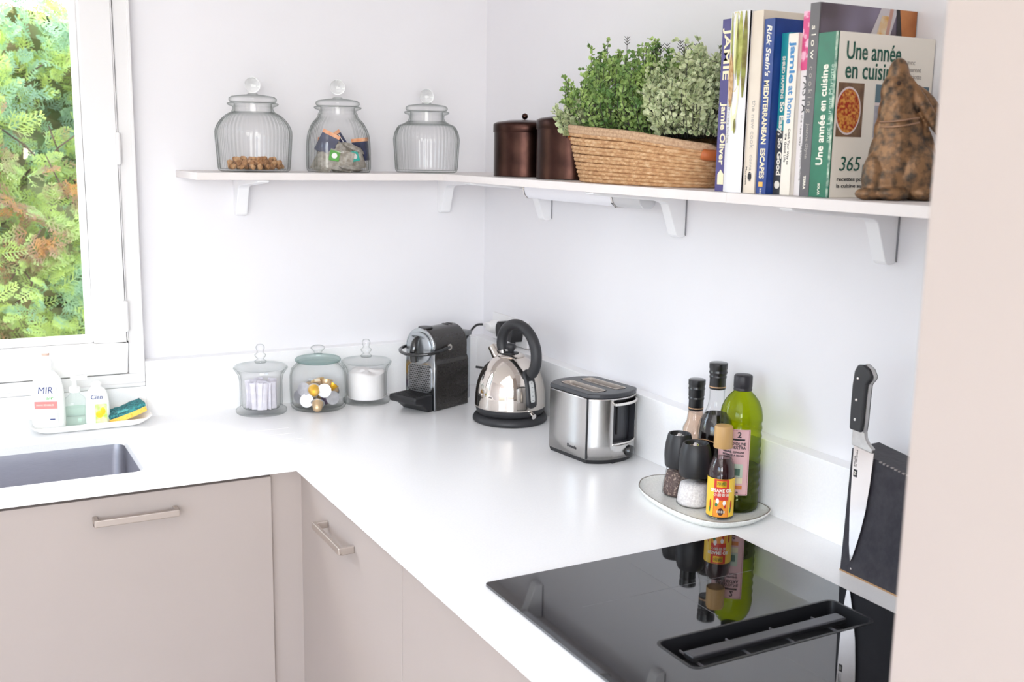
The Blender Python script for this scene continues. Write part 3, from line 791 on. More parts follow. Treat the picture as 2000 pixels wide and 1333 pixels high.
for i in range(nrows):
    z = .0052+i*.0097; a, b = ab(z)
    pth = ov(a, b, z+.0008*sin(i*3), 120); pth.append(pth[0]); pth.append(pth[1])
    rj = random.Random(i)
    g.tube(pth, [.0043+.0005*rj.random() for _ in pth], 8, caps=False)
a, b = ab(.005); base = ov(a-.003, b-.003, .002); base2 = ov(a-.003, b-.003, .006); g.loft([base, base2])
g.done('basket_wall', rope, bk, ang=180)
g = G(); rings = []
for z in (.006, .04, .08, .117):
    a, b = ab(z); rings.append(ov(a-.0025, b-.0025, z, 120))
g.loft(rings, cap=False); g.done('gap_shade_sheet', M('gap_shade_brown', '#5e432e', .9), bk, ang=180)  # dark inner sheet added so the gaps between rope rows look shaded
g = G()
for i in range(2):
    z = .121+i*.0085; a, b = ab(.118)
    pth = ov(a+.0005*i, b+.0005*i, z, 120, dip=True); pth.append(pth[0]); pth.append(pth[1])
    g.tube(pth, .0055, 8, caps=False)
g.done('rim_braid', jute, bk, ang=180)
leather = M('tan_leather', '#c06a36', .5, col2='#b25c2c', nscale=30)
for sg in (-1, 1):
    pth = [(-.05, .235*sg, .106*zsc(.24*sg)), (-.042, .241*sg, .103*zsc(.24*sg)), (0, .247*sg, .102*zsc(.24*sg)), (.04, .241*sg, .103*zsc(.24*sg)), (.05, .235*sg, .106*zsc(.24*sg))]
    G().tube(smoothpath(pth, 4), .0105, 12).done('handle_wrap', leather, bk, ang=60)
tag(G().loft([ov(.17, .075, .07), ov(.18, .08, .095)]).done('potting_moss', M('moss', '#4a4a2e', .9, bump=.8), loc=(BX, BY, ZS)), 'dark moss filling the basket beneath the plants', 'moss', kind='stuff')

def leafmat(name, c1, c2, ns=60):
    m, n, L = newmat(name)
    out = n.new('ShaderNodeOutputMaterial'); mix = n.new('ShaderNodeMixShader'); p = n.new('ShaderNodeBsdfPrincipled'); tl = n.new('ShaderNodeBsdfTranslucent')
    mix.inputs[0].default_value = .25; p.inputs['Roughness'].default_value = .5
    tc = n.new('ShaderNodeTexCoord'); t = n.new('ShaderNodeTexNoise'); t.inputs['Scale'].default_value = ns; t.inputs['Detail'].default_value = 2; L.new(tc.outputs['Object'], t.inputs[0])
    r = n.new('ShaderNodeValToRGB'); r.color_ramp.elements[0].position = .35; r.color_ramp.elements[1].position = .65; r.color_ramp.elements[0].color = S(c1); r.color_ramp.elements[1].color = S(c2)
    L.new(t.outputs[0], r.inputs[0]); L.new(r.outputs[0], p.inputs['Base Color']); L.new(r.outputs[0], tl.inputs[0])
    L.new(p.outputs[0], mix.inputs[1]); L.new(tl.outputs[0], mix.inputs[2]); L.new(mix.outputs[0], out.inputs[0]); return m
lg = leafmat('boxwood_leaf', '#5f8648', '#b9d27e', 28); lv = leafmat('variegated_leaf', '#84a070', '#dbe3b8', 26); lvc = leafmat('leaf_margin', '#dfe3c0', '#c4cf9c')
dk = M('dark_stem', '#3c3a34', .7)
def plant(label, cx, cy, rx, ry, hgt, n, lm_, margin, seed, leafsize, tip=0):
    rn = random.Random(seed)
    t = thing('bushy_plant', label, 'plant', (cx, cy, ZS+.095), 0, 'bushy plants in the woven basket')
    g = G(); gs = G(); gm = G()
    def leaf(p, d, s):
        d = d.normalized(); sd = d.cross(Vector((rn.uniform(-1, 1), rn.uniform(-1, 1), rn.uniform(-.2, 1)))).normalized(); nn = d.cross(sd)
        w = s*.42; pts = [p, p+d*s*.35+sd*w*.8+nn*s*.05, p+d*s*.75+sd*w*.75+nn*s*.05, p+d*s*1.0, p+d*s*.75-sd*w*.75+nn*s*.05, p+d*s*.35-sd*w*.8+nn*s*.05, p+d*s*.5-nn*s*.06]
        g.add(pts, [(0, 1, 6), (1, 2, 6), (2, 3, 6), (3, 4, 6), (4, 5, 6), (5, 0, 6)])
        if margin:
            q = [p+(v-p)*1.16-d*s*.05-nn*.0003 for v in pts[:6]]
            gm.add(q, [(0, 1, 2, 3, 4, 5)])
    for i in range(n):
        a = rn.uniform(0, 2*pi); r = sqrt(rn.random())
        bx, by = rx*r*cos(a)*.75, ry*r*sin(a)*.75
        tx, ty = rx*r*cos(a)*1.12, ry*r*sin(a)*1.12
        hh = hgt*(1-.42*r**2.5)*(rn.uniform(.62, 1.02) if rn.random() < .88 else rn.uniform(1.02, 1.16))
        p0 = Vector((bx, by, 0)); p1 = Vector((tx, ty, hh)); mid = (p0+p1)/2+Vector((bx*.25, by*.25, .012))
        pth = smoothpath([p0, mid, p1], 4); gs.tube(pth, .0008, 4)
        k = 11
        for j in range(k):
            f = .10+.90*j/(k-1); idx = f*(len(pth)-1); i0 = min(int(idx), len(pth)-2); q = pth[i0].lerp(pth[i0+1], idx-i0); dd = (pth[i0+1]-pth[i0]).normalized()
            for _ in range(3 if j < k-1 else 4):
                ou = Vector((rn.uniform(-1, 1), rn.uniform(-1, 1), rn.uniform(-.5, 1)))
                leaf(q, dd*.5+ou.normalized(), leafsize*rn.uniform(.7, 1.15))
            if j % 3 == 1:
                sd = Vector((rn.uniform(-1, 1), rn.uniform(-1, 1), rn.uniform(.1, 1))).normalized(); e = q+sd*.02
                gs.tube([q, e], .0006, 3)
                for _ in range(5): leaf(q.lerp(e, rn.uniform(.4, 1)), sd+Vector((rn.uniform(-1, 1), rn.uniform(-1, 1), rn.uniform(-1, 1)))*.8, leafsize*.85)
    g.done('foliage', lm_, t, smooth=False)
    if margin: gm.done('leaf_margin', lvc, t, smooth=False)
    for i in range(tip):
        a = rn.uniform(0, 6.28); r = rn.random()*.7; x, y = rx*r*cos(a), ry*r*sin(a); hh = hgt*rn.uniform(1.05, 1.17)
        gs.tube([(x, y, hgt*.5), (x*1.1, y*1.1, hh)], .0006, 4)
        for k in range(3):
            z = hh-.006*k
            for s_ in (-1, 1): gs.tube([(x*1.1, y*1.1, z-.006), (x*1.1+.005*s_, y*1.1-.003*s_, z)], .0007, 3)
    gs.done('stem', dk, t, ang=180)
    return t
plant('bright green small-leaved plant in the left half of the basket', BX-.005, BY+.095, .105, .135, .185, 150, lg, False, 1, .0105, tip=1)
plant('green plant with thin dark sprigs in the middle of the basket', BX, BY-.02, .1, .09, .168, 100, lg, False, 2, .0100, tip=7)
plant('cream-edged variegated leafy plant at the right of the basket', BX-.005, BY-.150, .092, .088, .160, 125, lv, True, 3, .0108, tip=2)
plant('pale cream-leaved sprigs hanging over the left basket end', BX-.035, BY+.215, .055, .042, .085, 34, lv, True, 4, .013)
# ---------------------------------------------------------------- cookbooks
pages = M('book_pages', '#efe9dc', .8, col2='#e2dac9', nscale=300, stretch=(1, 40, 1))
def book(label, y0, y1, xs, depth, h, cover, tilt=0, rz=0, spine_round=0, front=None):
    # y0 > y1 : far and near side; spine faces -x
    tk = y0-y1
    t = thing('cookbook', label, 'book', (xs, y1, ZS+.0004), rz, 'cookbooks on the shelf')
    ct = .0022
    g = G(); g.box((0, 0, 0), (depth, ct, h)); g.box((0, tk-ct, 0), (depth, tk, h))
    g.done('cover', front or cover, t, smooth=False, bevel=.0005)
    g = G()
    if spine_round:
        pr = [(0.004, 0)]+[(-spine_round*sin(pi*k/8), tk*k/8) for k in range(9)]+[(.004, tk)]
        g.prism(pr, 0, h)
        g.done('spine', cover, t, ang=40)
    else:
        g.box((-.0015, 0, 0), (.0015, tk, h)); g.done('spine', cover, t, smooth=False, bevel=.0005)
    G().box((.003, ct, .003), (depth-.004, tk-ct, h-.004)).done('page_block', pages, t, smooth=False)
    t['_tk'] = tk; t['_h'] = h
    return t
DN = (0, 0, -1); UPV = (0, 0, 1); RT = (0, -1, 0); LT = (0, 1, 0)
white_ink = M('white_ink', '#f4efe2', .5); cream_ink = M('cream_ink', '#f1e3c0', .5); grey_ink = M('grey_ink', '#8d8a88', .6); dark_ink = M('dark_ink', '#24242a', .6)
blue_ink = M('blue_ink', '#3f86bd', .5); green_ink = M('dark_green_ink', '#1d5a4a', .5); pale_ink = M('pale_grey_ink', '#b8b2ac', .6)
def spt(b, s, size, mat, z, off, bold=0, up_=False, width=None, bulge=.0018, **kw):
    # spine text starting at height z; off = offset from the spine middle towards the camera-right
    tk = b['_tk']; y = tk/2-off
    if up_: return text(s, size, mat, b, (-bulge, y, z), UPV, LT, bold=bold, width=width, **kw)
    return text(s, size, mat, b, (-bulge, y, z), DN, RT, bold=bold, width=width, **kw)
b1 = book('purple-blue cookbook with large cream lettering, leftmost of the row', -1.356, -1.3845, -.2255, .20, .295, M('purple_cloth', '#473f7c', .45))
spt(b1, 'JAMIE', .0225, cream_ink, .277, 0, .02, width=.088); spt(b1, 'Jamie Oliver', .019, cream_ink, .152, 0, .025, width=.108)
g = G(); g.prism([(-.008, 0), (.008, 0), (.008, .018), (0, .026), (-.008, .018)], 0, .0004, mat=Matrix(((0, 0, -1, -.0016), (-1, 0, 0, .014), (0, 1, 0, .012), (0, 0, 0, 1))))
g.done('publisher_emblem', cream_ink, b1, smooth=False)
b2 = book('white cookbook with rounded spine showing a corn cob', -1.385, -1.4325, -.232, .20, .303, M('white_jacket', '#e6e6ea', .35), spine_round=.007)
spt(b2, 'EAST in the kitchen', .009, pale_ink, .16, -.012, width=.075, bulge=.006)
g = G(); mm = Matrix(((0, 0, -1, 0), (-1, 0, 0, 0), (0, 1, 0, 0), (0, 0, 0, 1)))
def onspine(pts, tk, off, z0, bul=.007, lift=.0006):
    # polygon on a rounded spine: pts (s from the left edge, z)
    return [(-(bul*sin(pi*(1-s/tk) if s < tk else 0))-lift, tk-s, z) for s, z in pts]
def leafpoly(g, cx, z0, z1, w, tk, mi=0, lean=0., lift=.0006):
    n = 8; L_, R_ = [], []
    for k in range(n+1):
        f = k/n; z = z0+(z1-z0)*f; ww = w*sin(pi*min(max(f*.92+.04, 0), 1))**.7; c = cx+lean*f
        L_.append((min(max(c-ww, .001), tk-.001), z)); R_.append((min(max(c+ww, .001), tk-.001), z))
    A = onspine(L_, tk, 0, 0, lift=lift); B = onspine(R_, tk, 0, 0, lift=lift)
    for k in range(n): g.add([A[k], B[k], B[k+1], A[k+1]], [(0, 1, 2, 3)], mi)
tk = b2['_tk']
leafpoly(g, .022, .17, .302, .022, tk, 1, lift=.0004); leafpoly(g, .026, .105, .25, .010, tk, 3, lift=.0006)
leafpoly(g, .033, .18, .302, .005, tk, 0, lift=.0009); leafpoly(g, .012, .21, .302, .004, tk, 0, lean=-.004, lift=.0009); leafpoly(g, .024, .20, .302, .0035, tk, 4, lift=.0012)
leafpoly(g, .042, .16, .302, .0045, tk, 2, lift=.0009); leafpoly(g, .028, .19, .29, .002, tk, 2, lift=.0015); leafpoly(g, .03, .10, .125, .003, tk, 2, lift=.0009)
g.done('corn_husk_picture', [M('husk_green', '#b9bb6a', .5, col2='#8d9440', nscale=80), M('husk_b', '#d8c98a', .5), M('husk_dark', '#8f9448', .5, col2='#6a5a2a', nscale=60), M('cob_pale', '#ecebb4', .5, col2='#e4e0c8', nscale=60), M('husk_light', '#dfe0a0', .5)], b2, smooth=False)
g = G(); leafpoly(g, .016, .145, .235, .009, tk, 0, lean=-.004, lift=.0014)
for o_ in g.v: pass
g.done('corn_silk_picture', M('corn_silk', '#d9b98c', .6, col2='#a9783f', nscale=120), b2, smooth=False).location = (-.0004, 0, 0)
b3 = book('tall cream cookbook with faded lettering behind the blue one', -1.433, -1.4612, -.226, .208, .301, M('cream_jacket', '#e5dacb', .5, col2='#ddd0bf', nscale=12))
spt(b3, 'the new cook', .014, pale_ink, .155, .002, width=.08); spt(b3, 'donna hay', .010, pale_ink, .065, .002, width=.045)
spt(b3, 'Murdoch', .005, dark_ink, .045, -.008, width=.03)
g = G(); g.ell((-.0018, .013, .028), (.0003, .005, .008), 10); g.done('publisher_emblem', dark_ink, b3)
navyb = M('royal_blue_cloth', '#20408c', .4, col2='#1c3a80', nscale=30)
b4 = book('royal blue hardback cookbook with yellow capital lettering', -1.4616, -1.4866, -.223, .212, .286, navyb, rz=radians(0))
spt(b4, "Rick Stein's", .0155, white_ink, .277, 0, .02, width=.083, shear=.25); spt(b4, 'MEDITERRANEAN', .016, cream_ink, .187, 0, .03, width=.104); spt(b4, 'ESCAPES', .016, cream_ink, .076, 0, .03, width=.05)
g = G(); g.box((-.0019, .008, .012), (-.0015, .018, .02)); g.done('publisher_emblem', M('orange_ink', '#f0b85a', .5), b4, smooth=False); spt(b4, 'BBC', .006, white_ink, .0095, 0).rotation_euler = (0, 0, 0)
teal = M('teal_jacket', '#1f8f98', .4); charcoal = M('charcoal_jacket', '#3e4044', .5)
b5 = book('teal and charcoal cookbook with white lettering', -1.4872, -1.5105, -.207, .19, .262, teal)
G().box((-.0021, -.0002, 0), (-.0014, .0235, .105)).done('spine_panel', charcoal, b5, smooth=False)
spt(b5, 'SHRED HAPPENS', .009, white_ink, .225, -.003, .02, width=.068, bulge=.0024); spt(b5, 'So Easy, So Good', .014, white_ink, .152, -.001, .03, width=.12, bulge=.0024)
G().lathe([(.0001, 0), (.0065, 0), (.0065, .0004), (.0001, .0004)], 20, mat=Matrix.Translation((-.0021, .014, .016)) @ Matrix.Rotation(-pi/2, 4, 'Y')).done('publisher_emblem', white_ink, b5)
b6 = book('pale cookbook with blue lower-case lettering down its spine', -1.511, -1.5335, -.214, .20, .259, M('ivory_jacket', '#e9e3d8', .5))
spt(b6, 'jamie', .018, blue_ink, .245, .001, .025, width=.066); spt(b6, 'at home', .017, blue_ink, .176, .001, .02, width=.06)
spt(b6, 'Cook Your Way to', .0065, dark_ink, .108, .003, width=.058); spt(b6, 'the Good Life', .0065, dark_ink, .1, -.004, width=.046)
b7 = book('slim white cookbook with pink floral spine top', -1.534, -1.5555, -.205, .20, .292, M('white_jacket2', '#e8e4e6', .45))
G().box((-.0021, -.0002, .20), (-.0014, .0217, .2921)).done('floral_band', M('pink_floral', '#d64f86', .5, col2='#f0bcd2', nscale=70, nlo=.48, nhi=.56), b7, smooth=False)
spt(b7, 'PASTA', .017, dark_ink, .193, .002, -.01, width=.058, bulge=.0023); spt(b7, 'the new way', .006, grey_ink, .13, -.002, width=.05); spt(b7, 'THE CLASSIC HOME', .006, grey_ink, .085, .002, width=.06)
# slow cooking
def slow_mat():
    m, n, L = newmat('slow_cover'); out = n.new('ShaderNodeOutputMaterial'); p = n.new('ShaderNodeBsdfPrincipled'); L.new(p.outputs[0], out.inputs[0]); p.inputs['Roughness'].default_value = .25
    tc = n.new('ShaderNodeTexCoord'); t = n.new('ShaderNodeTexNoise'); t.inputs['Scale'].default_value = 9; t.inputs['Detail'].default_value = 1; L.new(tc.outputs['Object'], t.inputs[0])
    r = n.new('ShaderNodeValToRGB'); e = r.color_ramp.elements; e[0].position = .35; e[0].color = S('#3c3034'); e[1].position = .7; e[1].color = S('#857c92'); q = e.new(.5); q.color = S('#5b4f58')
    L.new(t.outputs[0], r.inputs[0]); L.new(r.outputs[0], p.inputs['Base Color']); return m
b8 = book('tallest cookbook with dark grey spine and photo cover, beside the green one', -1.5565, -1.578, -.214, .212, .302, M('grey_jacket', '#605c60', .4), front=slow_mat())
spt(b8, 'slow', .0135, white_ink, .268, 0, 0, width=.052, spacing=1.5); spt(b8, 'cooking', .0125, pale_ink, .205, 0, 0, width=.072, spacing=1.5)
spt(b8, 'Joanne Glynn', .0085, pale_ink, .115, 0, width=.055); spt(b8, 'TERRA', .007, white_ink, .033, 0, .03, width=.022)
def cov(g, pts, y=-.0006, mi=0):
    g.add([(x, y, z) for x, z in pts], [tuple(range(len(pts)))], mi)
g = G(); cov(g, [(.13, .302), (.168, .302), (.150, .25), (.105, .25)], mi=0); cov(g, [(.150, .302), (.158, .302), (.148, .25), (.141, .25)], -.0008, 1)
cov(g, [(.164, .302), (.172, .302), (.182, .25), (.170, .25)], -.001, 2); cov(g, [(.172, .302), (.212, .302), (.212, .262), (.182, .25)], -.001, 3); cov(g, [(.132, .29), (.148, .29), (.14, .25), (.12, .25)], -.0009, 4)
g.done('cover_picture', [M('dish_white', '#cfc9cc', .3), M('dish_pink', '#c79a8a', .4), M('dish_dark', '#2f2a2c', .4), M('dish_amber', '#c98247', .4, col2='#a45f2e', nscale=20), M('dish_yellow', '#e3dcc6', .4, col2='#d8a04a', nscale=40)], b8, smooth=False)
# green cookbook
gre = M('green_jacket', '#137055', .35, col2='#0f664d', nscale=40)
b9 = book('green-spined cream cookbook with its front cover facing outwards', -1.5785, -1.6215, -.214, .212, .2545, gre, front=M('cream_cover', '#f6f0e4', .4))
spt(b9, 'Une année en cuisine', .020, white_ink, .05, -.002, .02, up_=True, width=.155)
spt(b9, 'avec Laurent Mariotte', .012, M('mint_ink', '#b9d2c2', .5), .085, .0135, 0, up_=True, width=.12); spt(b9, 'SOLAR', .006, white_ink, .022, 0, .03).matrix_basis = Matrix()
g = G(); g.box((-.0019, .0003, .0), (-.0014, .005, .2545)); g.done('spine_edge', M('worn_green', '#2f6a5c', .5, col2='#c9d8c4', nscale=90), b9, smooth=False)
CX = (1, 0, 0)
def cvt(s, size, mat, x, z, width, bold=0, **kw): return text(s, size, mat, b9, (x, -.0005, z), CX, UPV, bold=bold, width=width, name='cover_lettering', **kw)
cvt('Une année', .038, green_ink, .016, .2255, .118, .012); cvt('en cuisine', .038, green_ink, .016, .1965, .115, .012)
cvt('avec', .011, pale_ink, .15, .215, .018); cvt('Laurent', .011, pale_ink, .15, .204, .032); cvt('Mariotte', .011, pale_ink, .15, .193, .034)
cvt('365', .032, green_ink, .016, .052, .045, 0, shear=.15)
cvt('recettes pour vous', .0085, dark_ink, .014, .029, .09, .01); cvt('la cuisine au quotidien', .0085, dark_ink, .014, .0185, .1, .01)
g = G(); cov(g, [(.005, .095), (.06, .095), (.06, .178), (.005, .178)], -.0005, 0)
g.add([(.0+.028+.027*cos(t), -.0009, .135+.037*sin(t)) for t in [2*pi*k/36 for k in range(36)]], [tuple(range(36))], 1)
g.add([(.0+.028+.0245*cos(t), -.0012, .135+.034*sin(t)) for t in [2*pi*k/36 for k in range(36)]], [tuple(range(36))], 2)
cov(g, [(.085, .178), (.205, .178), (.205, .15), (.085, .15)], -.0005, 3); cov(g, [(.085, .15), (.205, .15), (.205, .145), (.085, .145)], -.0006, 1); cov(g, [(.085, .145), (.205, .145), (.205, .095), (.085, .095)], -.0005, 4)
cov(g, [(.068, .052), (.12, .052), (.12, .036), (.068, .036)], -.0005, 3)
stew = M('stew_picture', '#a8321c', .5, col2='#e0a04a', nscale=190, nlo=.42, nhi=.6, detail=6)
g.done('cover_picture', [M('table_wood', '#6d5240', .5, col2='#8a6c52', nscale=60), M('dish_rim', '#eadcdc', .3), stew, M('slate_blue', '#5f7a86', .5), M('tile_grey', '#b9b7c0', .5, col2='#a7a5af', nscale=90)], b9, smooth=False)
for b in (b1, b2, b3, b4, b5, b6, b7, b8, b9):
    for k in ('_tk', '_h'): del b[k]

# ---------------------------------------------------------------- bronze hare figure
def hare():
    t = thing('hare_figurine', 'brown bronze hare figurine looking up in front of the cookbooks', 'figurine', (-.148, -1.694, ZS+.0003), -fz)
    # local axes: x = right as seen, y = away, z = up
    g = G()
    def E(u, v, w, ru, rv, rw, rot=None): g.ell((u, -w, v), (ru, rw, rv), 18, rot=rot)
    E(0, .062, 0, .045, .062, .036); E(-.008, .03, .0, .045, .034, .034); E(.022, .045, .012, .034, .045, .03)
    E(-.002, .105, 0, .037, .04, .031); E(-.006, .132, 0, .029, .04, .025)
    E(-.008, .162, .002, .026, .034, .022); E(-.010, .187, .004, .016, .026, .015); E(-.010, .198, .006, .009, .011, .010)
    E(-.018, .172, .016, .012, .010, .008); E(.010, .172, -.006, .012, .012, .01)
    E(-.040, .035, .01, .016, .036, .018); E(-.046, .009, .016, .021, .010, .016); E(-.012, .010, .028, .026, .011, .016); E(.035, .011, .018, .024, .012, .024)
    E(.03, .02, 0, .028, .02, .028)
    def cap(a, b, r1, r2, n=7):
        for k in range(n):
            f = k/(n-1); p = Vector(a).lerp(Vector(b), f); r = (r1+(r2-r1)*f)*(.65+.5*sin(pi*f))
            E(p[0], p[1], p[2], r, r*1.25, r*.75)
    cap((.006, .178, .014), (.060, .092, .020), .008, .0075, 14); cap((.014, .170, -.008), (.066, .122, -.014), .012, .013, 12)
    cap((.028, .12, .006), (.050, .055, .010), .009, .011, 9)
    o = g.done('figure', M('patinated_bronze', '#94704f', .42, .4, col2='#493f35', nscale=85, bump=.8, bscale=90, nlo=.4, nhi=.66, detail=8), t, ang=180)
    r = o.modifiers.new('remesh', 'REMESH'); r.mode = 'VOXEL'; r.voxel_size = .0022; r.use_smooth_shade = True
    s = o.modifiers.new('smooth', 'SMOOTH'); s.factor = .6; s.iterations = 5
    G().lathe([(.0001, 0), (.0035, .0), (.003, .0015), (.0001, .002)], 14, mat=Matrix.Translation((-.016, -.0262, .174)) @ Matrix.Rotation(pi/2, 4, 'X')).done('eye', M('dark_eye', '#3a2a20', .3), t)
    g = G(); g.tube(smoothpath([(-.036, -.012, .117), (-.02, -.028, .118), (0, -.033, .121), (.018, -.029, .124)], 6), .0014, 6)
    g.tube(smoothpath([(-.036, -.014, .110), (-.02, -.030, .110), (0, -.035, .113), (.018, -.030, .117)], 6), .0014, 6)
    g.done('paw_ridge', M('bronze_ridge', '#a5836a', .4, .5), t, ang=180)
hare()

# ---------------------------------------------------------------- dish and washing-up things
DX, DY = -1.148, -.094
dish = G()
def dishring(hx, hy, z, lift=0, r=.02):
    return [(x, y, z+lift*(abs(x)/hx)**4) for x, y in rrect(-hx, -hy, hx, hy, r, 5)]
dish.loft([dishring(.105, .028, 0), dishring(.125, .040, .0045, .003), dishring(.143, .047, .011, .011), dishring(.146, .050, .0135, .0125), dishring(.143, .047, .0138, .0125), dishring(.122, .037, .0075, .003), dishring(.10, .026, .0035)])
tag(dish.done('serving_dish', M('white_ceramic', '#f4f4f3', .15, spec=.6), loc=(DX, DY, H+.0003), ang=50), 'long white ceramic dish beside the sink holding soap bottles', 'dish')
def extr_bottle(t, name, prof, mat, flat=.6, seg=40, p=2.6):
    g = G(); g.lathe(prof, seg, lambda a, r, z: ((lambda k: (r*k*cos(a), r*k*flat*sin(a), z))((abs(cos(a))**p+abs(sin(a))**p)**(-1/p))))
    return g.done(name, mat, t, ang=50)
frost = M('frosted_plastic', '#f3f6f4', .3, trans=.0, sss=0)
t = thing('detergent_bottle', 'tall white washing-up liquid bottle with red-banded label', 'bottle', (-1.240, -.090, H+.0045), radians(-18))
extr_bottle(t, 'bottle_body', [(0, 0), (.035, 0), (.038, .004), (.0385, .02), (.038, .08), (.036, .105), (.031, .128), (.02, .143), (.012, .15), (.012, .152), (0, .152)], frost, .62)
G().lathe([(0, .152), (.013, .152), (.013, .168), (.011, .176), (.0075, .18), (.0075, .186), (0, .186)], 24).done('cap', M('white_cap', '#f6f6f6', .3), t)
G().lathe([(0, .1862), (.0085, .1862), (.0085, .192), (0, .192)], 20).done('cap_tip', M('rose_tip', '#d9b8a8', .4), t)
lb = G().box((-.026, -.0249, .022), (.026, -.0243, .115)).done('label', M('label_white', '#f8f8fa', .5), t, smooth=False)
G().box((-.026, -.0253, .058), (.026, -.0248, .076)).done('label_band', M('rose_band', '#e08a86', .5), lb, smooth=False)
G().box((.008, -.0253, .03), (.02, -.0248, .033)).done('label_mark', M('navy_ink', '#34427a', .5), lb, smooth=False)
text('MIR', .024, M('navy_ink', '#34427a', .5), lb, (-.018, -.0252, .103), CX, UPV, width=.034, shear=.15)
text('air', .011, M('leaf_green_ink', '#66b257', .5), lb, (.002, -.0252, .084), CX, UPV, width=.016, bold=.02)
text('MAINS SENSIBLES', .006, white_ink, lb, (-.022, -.0255, .067), CX, UPV, width=.04)
t = thing('soap_dispenser', 'clear pump soap dispenser between the two labelled bottles', 'soap dispenser', (-1.178, -.086, H+.0045))
extr_bottle(t, 'bottle_body', [(0, 0), (.025, 0), (.028, .004), (.0285, .03), (.027, .06), (.022, .074), (.012, .082), (.011, .088), (0, .088)], glassy('soap_plastic', '#fcfefd', '#d8e4e0', .5), .7)
extr_bottle(t, 'liquid_soap', [(0, .003), (.022, .003), (.0255, .007), (.026, .03), (.025, .05), (0, .05)], glassy('liquid_soap', '#f4faf7', '#d8e8e2', .2), .7)
g = G(); g.lathe([(0, .088), (.013, .088), (.013, .1), (.006, .102), (.005, .118), (0, .118)], 20); g.box((-.008, -.007, .118), (.03, .007, .127))
g.done('pump', M('white_cap', '#f6f6f6', .3), t, bevel=.001)
t = thing('hand_soap_bottle', 'white hand soap bottle with green and yellow fruit label', 'bottle', (-1.128, -.096, H+.0045), radians(-12))
extr_bottle(t, 'bottle_body', [(0, 0), (.026, 0), (.029, .004), (.0295, .02), (.028, .06), (.025, .082), (.018, .094), (.011, .099), (0, .0995)], frost, .6)
G().lathe([(0, .0995), (.0115, .0995), (.0115, .108), (.007, .112), (0, .112)], 20).done('cap', M('white_cap', '#f6f6f6', .3), t)
lb = G().box((-.004, -.0184, .008), (.0235, -.0179, .058)).done('label', M('lime_label', '#a6d84e', .5, col2='#dff0c0', nscale=50), t, smooth=False)
g = G(); g.ell((.006, -.0186, .032), (.009, .0006, .009), 14); g.ell((.014, -.0186, .04), (.006, .0006, .01), 14); g.done('fruit_print', yellowf, lb)
text('Cien', .016, M('navy_ink', '#34427a', .5), t, (-.014, -.0188, .076), CX, UPV, width=.027, shear=.2, bold=.01)
t = thing('kitchen_sponge', 'yellow sponge with dark teal scouring side leaning in the dish', 'sponge', (-1.1, -.120, H+.008), 0)
t.rotation_euler = (0, radians(-11), radians(6))
def spongeblock(z0, z1, bend, jag=0):
    g = G(); n = 16; rings = []; rr = random.Random(2)
    for i in range(n+1):
        x = .092*i/n; dz = bend*(i/n)**2
        rings.append([(x, y, z+dz+(rr.uniform(-jag, jag) if z == z1 else 0)) for y, z in ((0, z0), (.058, z0), (.058, z1), (.03, z1), (0, z1))])
    return g.loft(rings)
spongeblock(0, .013, .008).done('sponge_foam', M('yellow_foam', '#eec25c', .9, col2='#d89a34', nscale=160, nlo=.55, nhi=.7, bump=.8, bscale=250), t, smooth=False)
spongeblock(.0131, .0225, .008, .0012).done('scouring_pad', M('teal_scourer', '#3e8f92', .9, col2='#22565e', nscale=170, nlo=.42, nhi=.6, bump=1, bscale=300), t, smooth=False)

# ---------------------------------------------------------------- coffee machine
cm = thing('coffee_machine', 'black capsule coffee machine with perforated front beside the kettle', 'coffee machine', (-.2948, -.3012, H+.0003), radians(23.6))
YZX = Matrix(((0, 0, 1, 0), (1, 0, 0, 0), (0, 1, 0, 0), (0, 0, 0, 1)))      # (y, z) outline pushed along x
def arch(y0, y1, z0, zs, zt, n=16):
    c, r = (y0+y1)/2, (y1-y0)/2
    return [(y0, z0), (y1, z0)]+[(c+r*cos(pi*k/n), zs+(zt-zs)*sin(pi*k/n)) for k in range(n+1)]
mach = M('black_speckled_plastic', '#2b2928', .2, col2='#312e2c', nscale=300, coat=.2)
low = [(.0, 0), (.11, 0), (.11, .128), (.106, .14), (.004, .14), (0, .128)]
G().prism(low, .004, .138, mat=YZX).done('lower_body', mach, cm, smooth=False, bevel=.003)
G().prism(arch(.003, .107, .138, .172, .224), .004, .134, mat=YZX).done('upper_body', mach, cm, ang=40, bevel=.002)
fl = [(.0, .0), (.11, .0), (.11, .118), (.105, .138), (.104, .172)]
c0 = [(.055+.052*cos(pi*k/16), .172+.052*sin(pi*k/16)) for k in range(17)]
G().prism([(.001, .0), (.109, .0), (.109, .118), (.107, .14)]+c0+[(.003, .14), (.001, .118)], -.002, .0038, mat=YZX).done('chrome_front', M('dark_chrome', '#b9bcc0', .12, 1.), cm, ang=40, bevel=.002)
g = G(); g.prism(rrect(.012, .048, .098, .125, .018), -.0045, -.0022, mat=YZX); g.done('grille', M('grille_steel', '#a5a6aa', .35, .9), cm, smooth=False)
g = G()
for j in range(13):
    for i in range(13):
        y = .0185+i*.0061+(.003 if j % 2 else 0); z = .053+j*.0056
        if y > .094: continue
        g.add([(-.0048, y+.0023*cos(a), z+.0023*sin(a)) for a in [pi/3*k for k in range(6)]], [tuple(range(6))])
g.done('grille_holes', blackmat, cm, smooth=False, kind='stuff')
G().lathe([(.0001, -.006), (.040, -.006), (.0435, -.004), (.044, -.0), (.0001, 0)], 48, mat=Matrix.Translation((-.003, .055, .170)) @ Matrix.Rotation(pi/2, 4, 'Y')).done('front_disc', M('grey_chrome', '#b4b8bc', .3, .8), cm, ang=40)
